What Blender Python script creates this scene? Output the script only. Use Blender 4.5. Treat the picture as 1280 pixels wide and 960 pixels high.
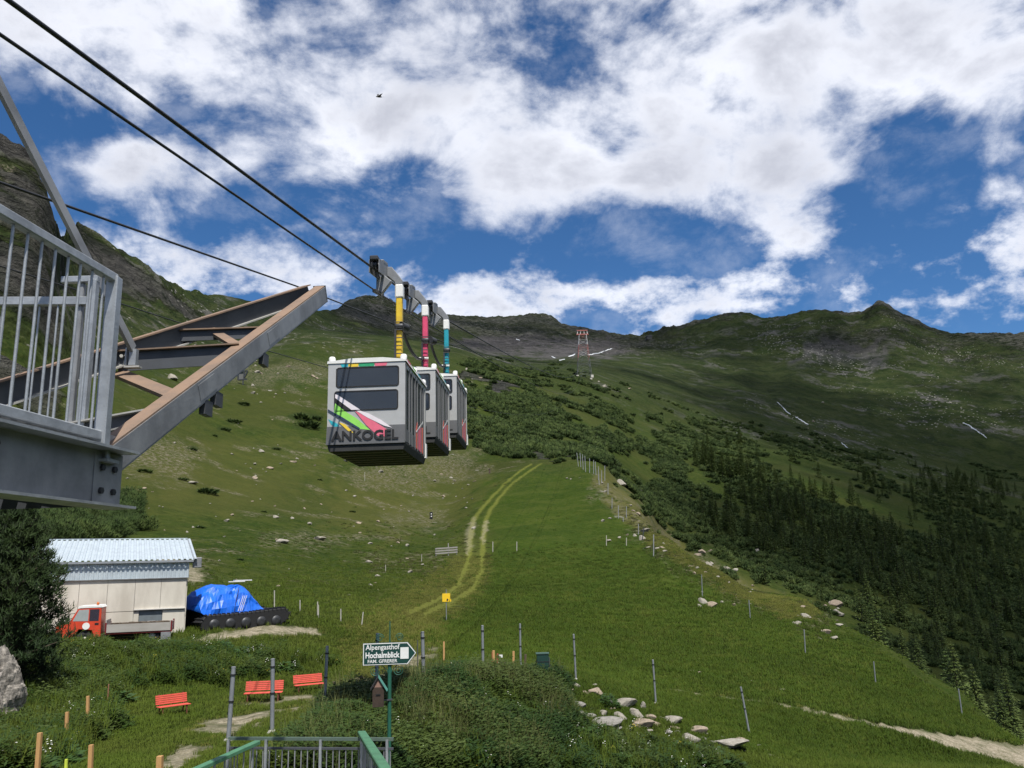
import bpy, bmesh, math, random
import numpy as np
from mathutils import Vector, Matrix
random.seed(7)
rng = np.random.default_rng(7)
for o in list(bpy.data.objects): bpy.data.objects.remove(o)
SC = bpy.context.scene
COL = SC.collection
R = math.radians
# ---------------------------------------------------------------- camera (eye at the origin, looking up the mountain along +Y)
FPX, CX, CY = 1036.0, 640.0, 480.0
PITCH, ROLL = R(12.5), R(1.5)
_F = Vector((0, math.cos(PITCH), math.sin(PITCH)))
_U0 = Vector((0, -math.sin(PITCH), math.cos(PITCH)))
_R0 = Vector((1, 0, 0))
_U = _U0 * math.cos(ROLL) + _R0 * math.sin(ROLL)
_R = _R0 * math.cos(ROLL) - _U0 * math.sin(ROLL)
cam_d = bpy.data.cameras.new('camera'); cam = bpy.data.objects.new('camera', cam_d); COL.objects.link(cam)
cam_d.sensor_width = 36.0; cam_d.lens = 36.0 * FPX / 1280.0
cam_d.clip_start = 0.1; cam_d.clip_end = 60000
cam.matrix_world = Matrix(((_R.x, _U.x, -_F.x, 0), (_R.y, _U.y, -_F.y, 0), (_R.z, _U.z, -_F.z, 0), (0, 0, 0, 1)))
SC.camera = cam
# ---------------------------------------------------------------- light
SUN_AZ, SUN_EL = R(165), R(62)          # azimuth from +Y, clockwise positive: the sun stands high behind the viewer's right shoulder
SUN = Vector((math.sin(SUN_AZ) * math.cos(SUN_EL), math.cos(SUN_AZ) * math.cos(SUN_EL), math.sin(SUN_EL)))
world = bpy.data.worlds.new('World'); SC.world = world; world.use_nodes = True
wn = world.node_tree; bg = wn.nodes['Background']
sky = wn.nodes.new('ShaderNodeTexSky'); sky.sky_type = 'NISHITA'; sky.sun_disc = False
sky.sun_elevation = SUN_EL; sky.sun_rotation = SUN_AZ; sky.altitude = 1900; sky.air_density = 1.0; sky.dust_density = 0.0; sky.ozone_density = 6.0
hs = wn.nodes.new('ShaderNodeHueSaturation'); hs.inputs['Saturation'].default_value = 1.16; wn.links.new(sky.outputs[0], hs.inputs['Color']); wn.links.new(hs.outputs[0], bg.inputs[0]); bg.inputs[1].default_value = 0.095
sun_d = bpy.data.lights.new('sun', 'SUN'); sun_d.energy = 5.0; sun_d.angle = R(0.53); sun_d.color = (1.0, 0.955, 0.88)
sun_o = bpy.data.objects.new('sun', sun_d); COL.objects.link(sun_o)
sun_o.rotation_euler = SUN.to_track_quat('Z', 'Y').to_euler()
SC.view_settings.view_transform = 'Standard'; SC.view_settings.look = 'None'
SC.view_settings.exposure = 0.3; SC.view_settings.gamma = 1.0; SC.view_settings.use_curve_mapping = False
SC.render.engine = 'CYCLES'
cy = SC.cycles
cy.max_bounces = 6; cy.diffuse_bounces = 3; cy.glossy_bounces = 3; cy.transmission_bounces = 4; cy.transparent_max_bounces = 16
cy.use_denoising = True; cy.sample_clamp_indirect = 8.0
try: cy.denoiser = 'OPENIMAGEDENOISE'
except Exception: pass
# ---------------------------------------------------------------- pixel <-> world helpers (photo pixels, 1280 x 960)
def ray(px, py):
    return _F + _R * ((px - CX) / FPX) + _U * ((CY - py) / FPX)
def P(px, py, d):
    """world point on a pixel's ray at forward distance d (world Y)"""
    v = ray(px, py); return v * (d / v.y)
def PR(px, py, r):
    """world point on a pixel's ray at horizontal distance r"""
    v = ray(px, py); return v * (r / math.hypot(v.x, v.y))
def az_el(px, py):
    v = ray(px, py); return math.atan2(v.x, v.y), v.z / math.hypot(v.x, v.y)
def proj(X, Y, Z):
    """numpy: world -> photo pixel"""
    f = X * _F.x + Y * _F.y + Z * _F.z
    f = np.where(f < 1e-3, 1e-3, f)
    return CX + FPX * (X * _R.x + Y * _R.y + Z * _R.z) / f, CY - FPX * (X * _U.x + Y * _U.y + Z * _U.z) / f
# ---------------------------------------------------------------- noise
def _hash(ix, iy, seed):
    h = (ix.astype(np.int64) * 374761393 + iy.astype(np.int64) * 668265263 + seed * 974711) & 0xffffffff
    h = ((h ^ (h >> 13)) * 1274126177) & 0xffffffff
    return ((h ^ (h >> 16)) & 0xffff) / 32767.5 - 1.0
def vnoise(x, y, seed=0):
    ix = np.floor(x); iy = np.floor(y); fx = x - ix; fy = y - iy
    fx = fx * fx * fx * (fx * (fx * 6 - 15) + 10); fy = fy * fy * fy * (fy * (fy * 6 - 15) + 10)
    a = _hash(ix, iy, seed); b = _hash(ix + 1, iy, seed); c = _hash(ix, iy + 1, seed); d = _hash(ix + 1, iy + 1, seed)
    return (a * (1 - fx) + b * fx) * (1 - fy) + (c * (1 - fx) + d * fx) * fy
def fbm(x, y, seed=0, octv=4, gain=0.5):
    s = np.zeros_like(x); a = 1.0; t = 0.0
    for k in range(octv):
        c, sn = math.cos(0.6 * k + 0.3), math.sin(0.6 * k + 0.3)
        s += a * vnoise(c * x - sn * y + 17.3 * k, sn * x + c * y - 9.1 * k, seed + k * 13); t += a; a *= gain; x = x * 2.03; y = y * 2.03
    return s / t
def ridged(x, y, seed=0, octv=5):
    s = np.zeros_like(x); a = 1.0; t = 0.0
    for k in range(octv):
        c, sn = math.cos(0.7 * k + 0.2), math.sin(0.7 * k + 0.2)
        s += a * (1 - 2 * np.abs(vnoise(c * x - sn * y + 7.7 * k, sn * x + c * y + 3.1 * k, seed + k * 13))); t += a; a *= 0.55; x = x * 2.1; y = y * 2.1
    return s / t
def sstep(a, b, x):
    t = np.clip((x - a) / (b - a), 0, 1); return t * t * (3 - 2 * t)
# ---------------------------------------------------------------- node material helpers
def new_mat(name):
    m = bpy.data.materials.new(name); m.use_nodes = True
    nt = m.node_tree; return m, nt, nt.nodes['Principled BSDF']
def nd(nt, typ, **kw):
    n = nt.nodes.new(typ)
    for k, v in kw.items():
        if k == 'inp':
            for kk, vv in v.items(): n.inputs[kk].default_value = vv
        else: setattr(n, k, v)
    return n
def mixc(nt, fac, a, b, mode='MIX'):
    n = nt.nodes.new('ShaderNodeMix'); n.data_type = 'RGBA'; n.blend_type = mode
    for sock, val in ((n.inputs[0], fac), (n.inputs[6], a), (n.inputs[7], b)):
        if hasattr(val, 'is_output'): nt.links.new(val, sock)
        elif isinstance(val, (int, float)): sock.default_value = val
        else: sock.default_value = (*val, 1.0) if len(val) == 3 else val
    return n.outputs[2]
def math_n(nt, op, a, b=None, c=None, clamp=False):
    n = nt.nodes.new('ShaderNodeMath'); n.operation = op; n.use_clamp = clamp
    for i, v in enumerate((a, b, c)):
        if v is None: continue
        if hasattr(v, 'is_output'): nt.links.new(v, n.inputs[i])
        else: n.inputs[i].default_value = v
    return n.outputs[0]
def ramp(nt, fac, lo, hi):
    n = nt.nodes.new('ShaderNodeMapRange'); n.interpolation_type = 'SMOOTHSTEP'
    nt.links.new(fac, n.inputs[0]); n.inputs[1].default_value = lo; n.inputs[2].default_value = hi
    return n.outputs[0]
def noise(nt, vec, scale, detail=4, rough=0.55, dist=0.0):
    n = nt.nodes.new('ShaderNodeTexNoise'); n.inputs['Scale'].default_value = scale; n.inputs['Detail'].default_value = detail
    n.inputs['Roughness'].default_value = rough; n.inputs['Distortion'].default_value = dist
    if vec is not None: nt.links.new(vec, n.inputs['Vector'])
    return n.outputs[0]
MATS = {}
def pm(name, col, rough=0.6, metal=0.0, var=0.2, scale=6.0, bump=0.0, bscale=30.0, col2=None, spec=0.5, streak=None):
    """painted / bare surface: base colour with noise variation, dirt colour and fine relief"""
    if name in MATS: return MATS[name]
    m, nt, b = new_mat(name)
    tc = nd(nt, 'ShaderNodeTexCoord'); v = tc.outputs['Object']
    if streak:
        mp = nd(nt, 'ShaderNodeMapping'); mp.inputs['Scale'].default_value = streak; nt.links.new(v, mp.inputs[0]); v = mp.outputs[0]
    n1 = noise(nt, v, scale, 5, 0.6); n2 = noise(nt, v, scale * 5.3, 3, 0.6)
    f = ramp(nt, n1, 0.35, 0.7)
    c2 = col2 or tuple(c * (1 - var) for c in col)
    c = mixc(nt, f, col, c2)
    c = mixc(nt, math_n(nt, 'MULTIPLY', n2, var), c, tuple(x * 0.75 for x in col))
    nt.links.new(c, b.inputs['Base Color'])
    b.inputs['Roughness'].default_value = rough; b.inputs['Metallic'].default_value = metal
    b.inputs['Specular IOR Level'].default_value = spec
    rr = math_n(nt, 'MULTIPLY_ADD', n1, 0.25, rough - 0.12, clamp=True); nt.links.new(rr, b.inputs['Roughness'])
    if bump:
        bn = nd(nt, 'ShaderNodeBump'); bn.inputs['Strength'].default_value = bump; bn.inputs['Distance'].default_value = 0.02
        nt.links.new(noise(nt, v, bscale, 4, 0.6), bn.inputs['Height']); nt.links.new(bn.outputs[0], b.inputs['Normal'])
    MATS[name] = m; return m
# ---------------------------------------------------------------- object helpers
def tag(o, label=None, cat=None, group=None, kind=None):
    if label: o['label'] = label
    if cat: o['category'] = cat
    if group: o['group'] = group
    if kind: o['kind'] = kind
    return o
def empty(name, loc, rz=0.0, label=None, cat=None, group=None):
    o = bpy.data.objects.new(name, None); COL.objects.link(o); o.location = loc; o.rotation_euler = (0, 0, rz)
    o.empty_display_size = 0.3
    return tag(o, label, cat, group)
def from_arrays(name, V, Fq, mat=None, smooth=False, parent=None, link=True):
    """V (n,3) array, Fq (m,3|4) int array"""
    me = bpy.data.meshes.new(name); V = np.ascontiguousarray(V, dtype=np.float32); Fq = np.ascontiguousarray(Fq, dtype=np.int32)
    k = Fq.shape[1]
    me.vertices.add(len(V)); me.vertices.foreach_set('co', V.ravel())
    me.loops.add(Fq.size); me.loops.foreach_set('vertex_index', Fq.ravel())
    me.polygons.add(len(Fq)); me.polygons.foreach_set('loop_start', np.arange(0, Fq.size, k, dtype=np.int32))
    me.update(calc_edges=True)
    me.polygons.foreach_set('use_smooth', np.full(len(Fq), bool(smooth)))
    if mat: me.materials.append(mat)
    o = bpy.data.objects.new(name, me)
    if link: COL.objects.link(o)
    if parent: o.parent = parent
    return o
class MB:
    def __init__(s): s.v = []; s.f = []; s.sm = []
    def add(s, vs, fs, smooth=False):
        k = len(s.v); s.v += [tuple(v) for v in vs]; s.f += [tuple(i + k for i in f) for f in fs]; s.sm += [smooth] * len(fs); return s
    def box(s, c, size, rz=0.0, m=None):
        x, y, z = (q / 2 for q in size); vs = []
        for sx, sy, sz in ((-1,-1,-1),(1,-1,-1),(1,1,-1),(-1,1,-1),(-1,-1,1),(1,-1,1),(1,1,1),(-1,1,1)):
            v = Vector((sx * x, sy * y, sz * z))
            if rz: v = Matrix.Rotation(rz, 3, 'Z') @ v
            if m is not None: v = m @ v
            vs.append(v + Vector(c))
        return s.add(vs, [(0,3,2,1),(4,5,6,7),(0,1,5,4),(1,2,6,5),(2,3,7,6),(3,0,4,7)])
    def frame(s, p0, p1, up=(0, 0, 1)):
        p0, p1 = Vector(p0), Vector(p1); d = (p1 - p0).normalized(); up = Vector(up)
        if abs(d.dot(up)) > 0.999: up = Vector((0, 1, 0))
        sx = d.cross(up).normalized(); uz = sx.cross(d).normalized(); return p0, p1, d, sx, uz
    def bar(s, p0, p1, w, h, up=(0, 0, 1)):
        p0, p1, d, sx, uz = s.frame(p0, p1, up); vs = []
        for p in (p0, p1):
            for a, b in ((-1,-1),(1,-1),(1,1),(-1,1)): vs.append(p + sx * (a * w / 2) + uz * (b * h / 2))
        return s.add(vs, [(0,1,2,3),(7,6,5,4),(0,4,5,1),(1,5,6,2),(2,6,7,3),(3,7,4,0)])
    def tube(s, p0, p1, r0, r1=None, n=10, caps=True):
        r1 = r0 if r1 is None else r1
        p0, p1, d, sx, uz = s.frame(p0, p1); vs = []
        for p, r in ((p0, r0), (p1, r1)):
            for k in range(n):
                a = 2 * math.pi * k / n; vs.append(p + sx * (math.cos(a) * r) + uz * (math.sin(a) * r))
        fs = [(k, (k + 1) % n, n + (k + 1) % n, n + k) for k in range(n)]
        s.add(vs, fs, True)
        if caps: s.add(vs, [tuple(range(n))[::-1], tuple(range(n, 2 * n))])
        return s
    def path(s, pts, r, n=8, caps=True):
        pts = [Vector(p) for p in pts]; vs = []; up = Vector((0, 0, 1))
        for i, p in enumerate(pts):
            d = (pts[min(i + 1, len(pts) - 1)] - pts[max(i - 1, 0)]).normalized()
            u = up if abs(d.dot(up)) < 0.98 else Vector((0, 1, 0))
            sx = d.cross(u).normalized(); uz = sx.cross(d)
            rr = r[i] if isinstance(r, (list, tuple)) else r
            for k in range(n):
                a = 2 * math.pi * k / n; vs.append(p + sx * (math.cos(a) * rr) + uz * (math.sin(a) * rr))
        fs = []
        for i in range(len(pts) - 1):
            for k in range(n): fs.append((i * n + k, i * n + (k + 1) % n, (i + 1) * n + (k + 1) % n, (i + 1) * n + k))
        s.add(vs, fs, True)
        if caps: s.add(vs[:n], [tuple(range(n))[::-1]]); s.add(vs[-n:], [tuple(range(n))])
        return s
    def prism(s, poly, axis, a, b):
        """poly: 2D outline; axis 'x','y','z' = extrusion axis from a to b"""
        def mk(p, t):
            if axis == 'x': return (t, p[0], p[1])
            if axis == 'y': return (p[0], t, p[1])
            return (p[0], p[1], t)
        n = len(poly); vs = [mk(p, a) for p in poly] + [mk(p, b) for p in poly]
        fs = [tuple(range(n))[::-1], tuple(range(n, 2 * n))] + [(k, (k + 1) % n, n + (k + 1) % n, n + k) for k in range(n)]
        return s.add(vs, fs)
    def lathe(s, prof, c=(0, 0, 0), n=16, axis='z', smooth=True):
        vs = []
        for r, t in prof:
            for k in range(n):
                a = 2 * math.pi * k / n; u, w = math.cos(a) * r, math.sin(a) * r
                q = (u, w, t) if axis == 'z' else ((t, u, w) if axis == 'x' else (u, t, w))
                vs.append((c[0] + q[0], c[1] + q[1], c[2] + q[2]))
        fs = [(i * n + k, i * n + (k + 1) % n, (i + 1) * n + (k + 1) % n, (i + 1) * n + k) for i in range(len(prof) - 1) for k in range(n)]
        return s.add(vs, fs, smooth)
    def build(s, name, mat, parent=None, world=False, bevel=0.0, link=True):
        me = bpy.data.meshes.new(name)
        vs = s.v
        if world and parent is not None:
            bpy_inv = Matrix.LocRotScale(parent.location, parent.rotation_euler, None).inverted(); vs = [bpy_inv @ Vector(v) for v in vs]
        me.from_pydata([tuple(v) for v in vs], [], s.f); me.validate()
        bm = bmesh.new(); bm.from_mesh(me); bmesh.ops.recalc_face_normals(bm, faces=bm.faces)
        if bevel:
            bmesh.ops.remove_doubles(bm, verts=bm.verts, dist=1e-5)
            bmesh.ops.bevel(bm, geom=[e for e in bm.edges if len(e.link_faces) == 2 and e.calc_face_angle(0) > 0.6], offset=bevel, segments=1, profile=0.5, affect='EDGES', clamp_overlap=True)
        bm.to_mesh(me); bm.free()
        me.polygons.foreach_set('use_smooth', s.sm if (not bevel and len(s.sm) == len(me.polygons)) else [False] * len(me.polygons))
        if mat: me.materials.append(mat)
        o = bpy.data.objects.new(name, me)
        if link: COL.objects.link(o)
        if parent is not None: o.parent = parent
        return o
def copy_tree(o, parent=None):
    c = o.copy(); COL.objects.link(c); c.parent = parent
    for ch in list(o.children): copy_tree(ch, c)
    return c
# ================================================================ TERRAIN: one sheet, laid out in rings round the viewpoint from near to far
RINGS = [
 [(-300,975,20),(0,975,19),(150,975,19),(280,975,18.5),(420,975,19),(520,975,21),(600,975,22),(700,975,24),(800,975,26),(900,975,28),(1000,975,31),(1100,975,35),(1200,975,40),(1280,975,46),(1600,1060,50)],
 [(-300,950,25),(0,945,25),(150,938,25),(285,930,23),(340,918,23),(405,897,25),(470,877,26.5),(530,860,28),(604,847,30),(650,842,32),(720,852,34),(819,882,35),(932,920,36.5),(1020,938,40),(1100,948,45),(1200,955,51),(1280,962,54),(1600,1040,60)],
 [(-300,880,31),(0,885,31),(200,893,30),(325,877,34),(385,864,36),(480,848,39),(604,832,43),(680,832,44),(760,846,43),(830,864,42),(940,880,44),(1000,892,46),(1130,915,51),(1200,928,55),(1280,946,58),(1600,1020,68)],
 [(-300,815,42),(0,812,42),(90,803,42),(160,801,42.5),(230,799,43),(300,785,46),(350,777,48),(450,773,55),(558,777,62),(700,765,70),(820,770,70),(937,785,76),(1006,822,65),(1093,857,66),(1200,897,66),(1280,936,66),(1600,1015,80)],
 [(-300,765,56),(0,760,56),(100,748,57),(230,730,62),(350,718,78),(450,705,98),(558,697,112),(640,690,115),(700,682,122),(750,672,130),(800,664,138),(830,673,132),(862,696,115),(900,716,107),(940,740,101),(1000,749,96),(1030,771,90),(1080,801,82),(1130,831,77),(1160,857,74),(1200,880,72),(1280,929,71),(1600,1010,95)],
 [(-300,705,80),(0,700,82),(100,690,88),(230,662,112),(350,642,150),(450,640,180),(540,648,195),(600,605,240),(640,585,258),(680,578,262),(720,579,245),(745,582,232),(770,613,195),(800,641,166),(815,662,170),(835,700,195),(900,745,190),(1000,785,185),(1100,835,175),(1200,890,160),(1280,938,150),(1600,1030,150)],
 [(-300,600,110),(0,590,130),(100,590,150),(200,575,180),(300,565,225),(400,560,260),(500,560,290),(600,562,315),(680,566,320),(745,571,320),(780,600,320),(830,640,330),(900,665,320),(1000,690,320),(1100,715,320),(1200,750,310),(1280,790,300),(1600,900,300)],
 [(-300,480,150),(0,480,180),(60,500,190),(100,505,210),(200,502,260),(300,492,330),(400,483,385),(500,482,430),(600,490,470),(700,520,460),(760,545,460),(800,570,470),(900,592,490),(1000,605,510),(1100,625,550),(1200,650,590),(1280,675,600),(1600,760,600)],
 [(-300,300,200),(0,345,225),(50,370,235),(75,400,250),(100,415,300),(200,432,400),(300,440,470),(400,425,560),(480,428,600),(560,438,640),(640,460,650),(728,472,690),(780,490,700),(820,505,720),(900,533,760),(1000,548,830),(1100,565,900),(1200,585,950),(1280,595,1000),(1600,640,1000)],
 [(-300,150,235),(0,235,255),(40,255,260),(66,300,270),(80,350,330),(100,345,430),(150,360,500),(200,385,540),(240,400,600),(300,415,650),(400,412,800),(480,420,950),(560,432,1100),(640,446,1150),(728,446,1200),(800,452,1200),(900,466,1250),(1000,470,1300),(1100,468,1350),(1200,480,1350),(1280,485,1350),(1600,500,1350)],
 [(-300,30,290),(-100,120,285),(0,166,285),(25,178,285),(45,200,285),(60,225,285),(70,262,290),(76,292,320),(95,292,560),(120,298,580),(150,305,600),(180,325,620),(205,345,640),(230,366,680),(270,375,740),(340,384,850),(400,398,1000),(420,402,1250),(440,397,1400),(460,391,1450),(490,391,1480),(505,400,1500),(520,404,1600),(560,405,2200),(600,404,2350),(640,400,2400),(662,397,2400),(690,404,2400),(715,416,2400),(740,421,2400),(780,425,2400),(800,425,2350),(812,419,2250),(850,412,2100),(900,400,1950),(920,398,1900),(960,394,1850),(1000,390,1800),(1040,387,1780),(1075,386,1760),(1090,380,1750),(1097,376,1750),(1108,378,1750),(1125,386,1770),(1160,408,1800),(1190,418,1850),(1225,412,1850),(1280,413,1850),(1600,380,1850)],
]
_left  = [(20,-5),(25,-5),(31,-5),(42,-4),(56,-2),(80,2),(110,12),(150,35),(200,75),(235,110),(290,190)]
_right = [(40,-14),(50,-18),(60,-22),(75,-28),(95,-40),(150,-75),(300,-130),(600,-100),(1000,20),(1350,200),(1850,500)]
_back  = [(30,-10),(40,-12),(50,-14),(65,-17),(85,-22),(150,-45),(300,-110),(600,-160),(1000,-100),(1500,0),(2300,320)]
NROW = [12, 90, 60, 70, 90, 70, 80, 80, 80, 70, 110, 12, 8]
def pchip1(xk, yk, x):
    xk = np.asarray(xk, float); yk = np.asarray(yk, float); h = np.diff(xk); d = np.diff(yk) / h
    m = np.zeros_like(yk); m[0] = d[0]; m[-1] = d[-1]
    w = d[:-1] * d[1:] > 0
    m[1:-1][w] = 2 * d[:-1][w] * d[1:][w] / (d[:-1][w] + d[1:][w])
    i = np.clip(np.searchsorted(xk, x) - 1, 0, len(h) - 1); t = np.clip((x - xk[i]) / h[i], 0, 1); hh = h[i]
    return (2*t**3-3*t**2+1)*yk[i] + (t**3-2*t**2+t)*hh*m[i] + (-2*t**3+3*t**2)*yk[i+1] + (t**3-t**2)*hh*m[i+1]
AZ_IN = np.radians(np.linspace(-34.5, 34.5, 780))
AZ = np.concatenate([np.radians(np.linspace(-180, -36, 42)), AZ_IN, np.radians(np.linspace(36, 180, 42))])
_rr = [np.full(len(AZ), 5.0)]; _zz = [np.full(len(AZ), -6.5)]
for k, ring in enumerate(RINGS):
    pts = []
    for px, py, r in ring:
        a, e = az_el(px, py); pts.append((a, r, e * r))
    pts.append((R(-80), *_left[k])); pts.append((R(80), *_right[k])); pts.append((R(180), *_back[k])); pts.append((R(-180), *_back[k])); pts.append((R(130), *_back[k])); pts.append((R(-140), *_back[k]))
    pts.sort(); a = [p[0] for p in pts]
    if k == 10:
        _rr.append(np.interp(AZ, a, [p[1] for p in pts])); _zz.append(np.interp(AZ, a, [p[2] / p[1] for p in pts]) * _rr[-1])
    else:
        rk = pchip1(a, [p[1] for p in pts], AZ); ek = pchip1(a, [p[2] / p[1] for p in pts], AZ)
        _rr.append(rk); _zz.append(ek * rk)
_rr.append(_rr[-1] * 1.3); _zz.append(_zz[-1] - 0.22 * _rr[-2])
_rr.append(np.full(len(AZ), 9000.0)); _zz.append(np.full(len(AZ), -200.0))
RK = np.array(_rr); ZK = np.array(_zz)
for k in range(1, len(RK)): RK[k] = np.maximum(RK[k], RK[k - 1] + 1.0)
# smooth profile along every bearing
H = np.diff(RK, axis=0); D = np.diff(ZK, axis=0) / H
M = np.zeros_like(ZK); M[0] = D[0]; M[-1] = D[-1]
ok = D[:-1] * D[1:] > 0
M[1:-1] = np.where(ok, 2 * D[:-1] * D[1:] / np.where(np.abs(D[:-1] + D[1:]) < 1e-9, 1e-9, D[:-1] + D[1:]), 0)
rows_r = []; rows_z = []; rows_k = []
for k in range(len(NROW)):
    n = NROW[k]
    for j in range(n + (1 if k == len(NROW) - 1 else 0)):
        t = j / n; hh = H[k]
        rows_r.append(RK[k] + t * hh); rows_k.append(k + t)
        rows_z.append((2*t**3-3*t**2+1)*ZK[k] + (t**3-2*t**2+t)*hh*M[k] + (-2*t**3+3*t**2)*ZK[k+1] + (t**3-t**2)*hh*M[k+1])
GR = np.array(rows_r); GZ = np.array(rows_z); GK = np.repeat(np.array(rows_k)[:, None], len(AZ), 1)
GA = np.repeat(AZ[None, :], len(GR), 0)
GX = GR * np.sin(GA); GY = GR * np.cos(GA)
PX0, PY0 = proj(GX, GY, GZ)                     # where each point shows in the photograph, before the relief below
# --- zones
crag = sstep(7.2, 8.6, GK) * (1 - sstep(60, 95, PX0 + 25 * fbm(GX / 25, GZ / 25, 5)))
shoulder = sstep(9.2, 10.3, GK) * sstep(70, 95, PX0) * (1 - sstep(225, 300, PX0))
wall = sstep(9.9, 10.4, GK) * sstep(395, 440, PX0) * (1 - sstep(800, 900, PX0))
ridge = sstep(10.0, 10.7, GK) * sstep(780, 860, PX0)
far = sstep(9.6, 10.3, GK)
# --- relief
GZ = GZ + 0.05 * fbm(GX / 0.9, GY / 0.9, 1, 3) * sstep(14, 22, GR) * (1 - sstep(90, 160, GR))
GZ = GZ + 0.22 * fbm(GX / 7, GY / 7, 2, 4) * sstep(20, 34, GR) * (1 - sstep(300, 500, GR))
GZ = GZ + 1.5 * fbm(GX / 38, GY / 38, 3, 4) * sstep(85, 220, GR)
GZ = GZ + 5.0 * fbm(GX / 140, GY / 140, 4, 5) * sstep(300, 700, GR) * (1 - 0.6 * sstep(10.6, 11, GK) * (GK < 11.01))
rg = ridged(GX / 34, (GZ * 1.2 + GY * 0.4) / 34, 6)
GZ = GZ - crag * 7.0 + crag * 7.5 * rg + crag * 2.2 * fbm(GX / 6, GZ / 6 + GY / 9, 7, 4)
GZ = GZ - shoulder * 4 + shoulder * 10 * ridged(GX / 45, GY / 45, 8)
side = sstep(8.6, 9.6, GK) * sstep(800, 900, PX0) * (1 - sstep(10.95, 11.0, GK))
GZ = GZ + side * 11 * ridged((GX - 0.35 * GY) / 150, GY / 420, 14, 5)
knoll = sstep(6.9, 7.6, GK) * (1 - sstep(8.6, 9.0, GK)); GZ = GZ + knoll * 3.0 * fbm(GX / 55, GY / 55, 15, 4)
GZ = GZ - (wall * 34 * sstep(1200, 2200, GR) + wall * 6 + ridge * 24)
GZ = GZ + (wall * 15 + ridge * 17) * ridged(GX / 190, GY / 420, 9) + (wall + ridge) * 7 * ridged(GX / 45, GY / 70, 11)
GV = np.stack([GX, GY, GZ], -1)
NR, NC = GR.shape
PX, PY = proj(GX, GY, GZ)
LGR = np.log(GR)
# slope
dzr = np.gradient(GZ, axis=0) / np.maximum(np.gradient(GR, axis=0), 1e-3)
dza = np.gradient(GZ, axis=1) / np.maximum(GR * np.gradient(GA, axis=1), 1e-3)
SLOPE = np.hypot(dzr, dza)
def ground(x, y):
    a = math.atan2(x, y); r = math.hypot(x, y); j = np.searchsorted(AZ, a); j = min(max(j, 1), NC - 1)
    t = (a - AZ[j - 1]) / (AZ[j] - AZ[j - 1])
    z0 = np.interp(r, GR[:, j - 1], GZ[:, j - 1]); z1 = np.interp(r, GR[:, j], GZ[:, j])
    return float(z0 * (1 - t) + z1 * t)
def hit(px, py, rmin=12.0, rmax=1e9):
    """where a pixel's ray first meets the ground"""
    a, e = az_el(px, py); j = np.searchsorted(AZ, a); j = min(max(j, 1), NC - 1); t = (a - AZ[j - 1]) / (AZ[j] - AZ[j - 1])
    rr = GR[:, j - 1] * (1 - t) + GR[:, j] * t; zz = GZ[:, j - 1] * (1 - t) + GZ[:, j] * t
    f = zz - e * rr; idx = np.where((f[1:] >= 0) & (rr[1:] > rmin) & (rr[1:] < rmax))[0]
    if len(idx) == 0: return None
    i = idx[0] + 1; u = -f[i - 1] / (f[i] - f[i - 1]) if f[i] != f[i - 1] else 0; u = min(max(u, 0), 1)
    r = rr[i - 1] * (1 - u) + rr[i] * u
    return Vector((r * math.sin(a), r * math.cos(a), zz[i - 1] * (1 - u) + zz[i] * u))
# --- ground cover zones, as outlines of where each cover grows (traced over the ground, wobbled by noise)
def poly_mask(poly, soft=6.0, wob=10.0, seed=20, wl=14.0):
    u = GA * 46; w = LGR * 15
    x = PX + wob * 1.5 * fbm(u, w, seed, 5, 0.6); y = PY + 0.9 * wob * fbm(u + 31.7, w, seed + 50, 5, 0.6)
    inside = np.zeros(x.shape, bool); dist = np.full(x.shape, 1e9)
    n = len(poly)
    for i in range(n):
        x0, y0 = poly[i]; x1, y1 = poly[(i + 1) % n]
        c = ((y0 > y) != (y1 > y)) & (x < (x1 - x0) * (y - y0) / ((y1 - y0) if y1 != y0 else 1e-9) + x0); inside ^= c
        dx, dy = x1 - x0, y1 - y0; t = np.clip(((x - x0) * dx + (y - y0) * dy) / (dx * dx + dy * dy), 0, 1)
        dist = np.minimum(dist, np.hypot(x - x0 - t * dx, y - y0 - t * dy))
    return sstep(-soft, soft, np.where(inside, dist, -dist))
def line_mask(pts, w, wob=0.0, seed=30):
    """pts: (px, py, half width in px) along a path"""
    u = GA * 110; w_ = LGR * 40; d = np.full(PX.shape, 1e9)
    x = PX + wob * 1.4 * fbm(u, w_, seed, 4, 0.6); y = PY + 0.8 * wob * fbm(u + 11.3, w_, seed + 9, 4, 0.6)
    for (x0, y0, w0), (x1, y1, w1) in zip(pts[:-1], pts[1:]):
        dx, dy = x1 - x0, y1 - y0; t = np.clip(((x - x0) * dx + (y - y0) * dy) / (dx * dx + dy * dy), 0, 1)
        d = np.minimum(d, np.hypot(x - x0 - t * dx, y - y0 - t * dy) / (w0 + t * (w1 - w0)))
    return 1 - sstep(1 - w, 1 + w, d)
def zone(k0, k1, s=0.1): return sstep(k0 - s, k0 + s, GK) * (1 - sstep(k1 - s, k1 + s, GK))
frame_ok = (np.abs(GA) < R(40)).astype(float)
right_far = zone(5.15, 9.6) * sstep(745, 800, PX) 
pineA = poly_mask([(610,470),(700,510),(760,540),(840,520),(980,560),(1060,590),(1290,640),(1290,960),(1240,905),(1150,845),(1080,795),(1000,742),(900,705),(830,655),(745,572),(690,565),(600,552),(585,520),(560,490)], 8, 34, 21) * zone(5.9, 9.1) 
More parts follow.
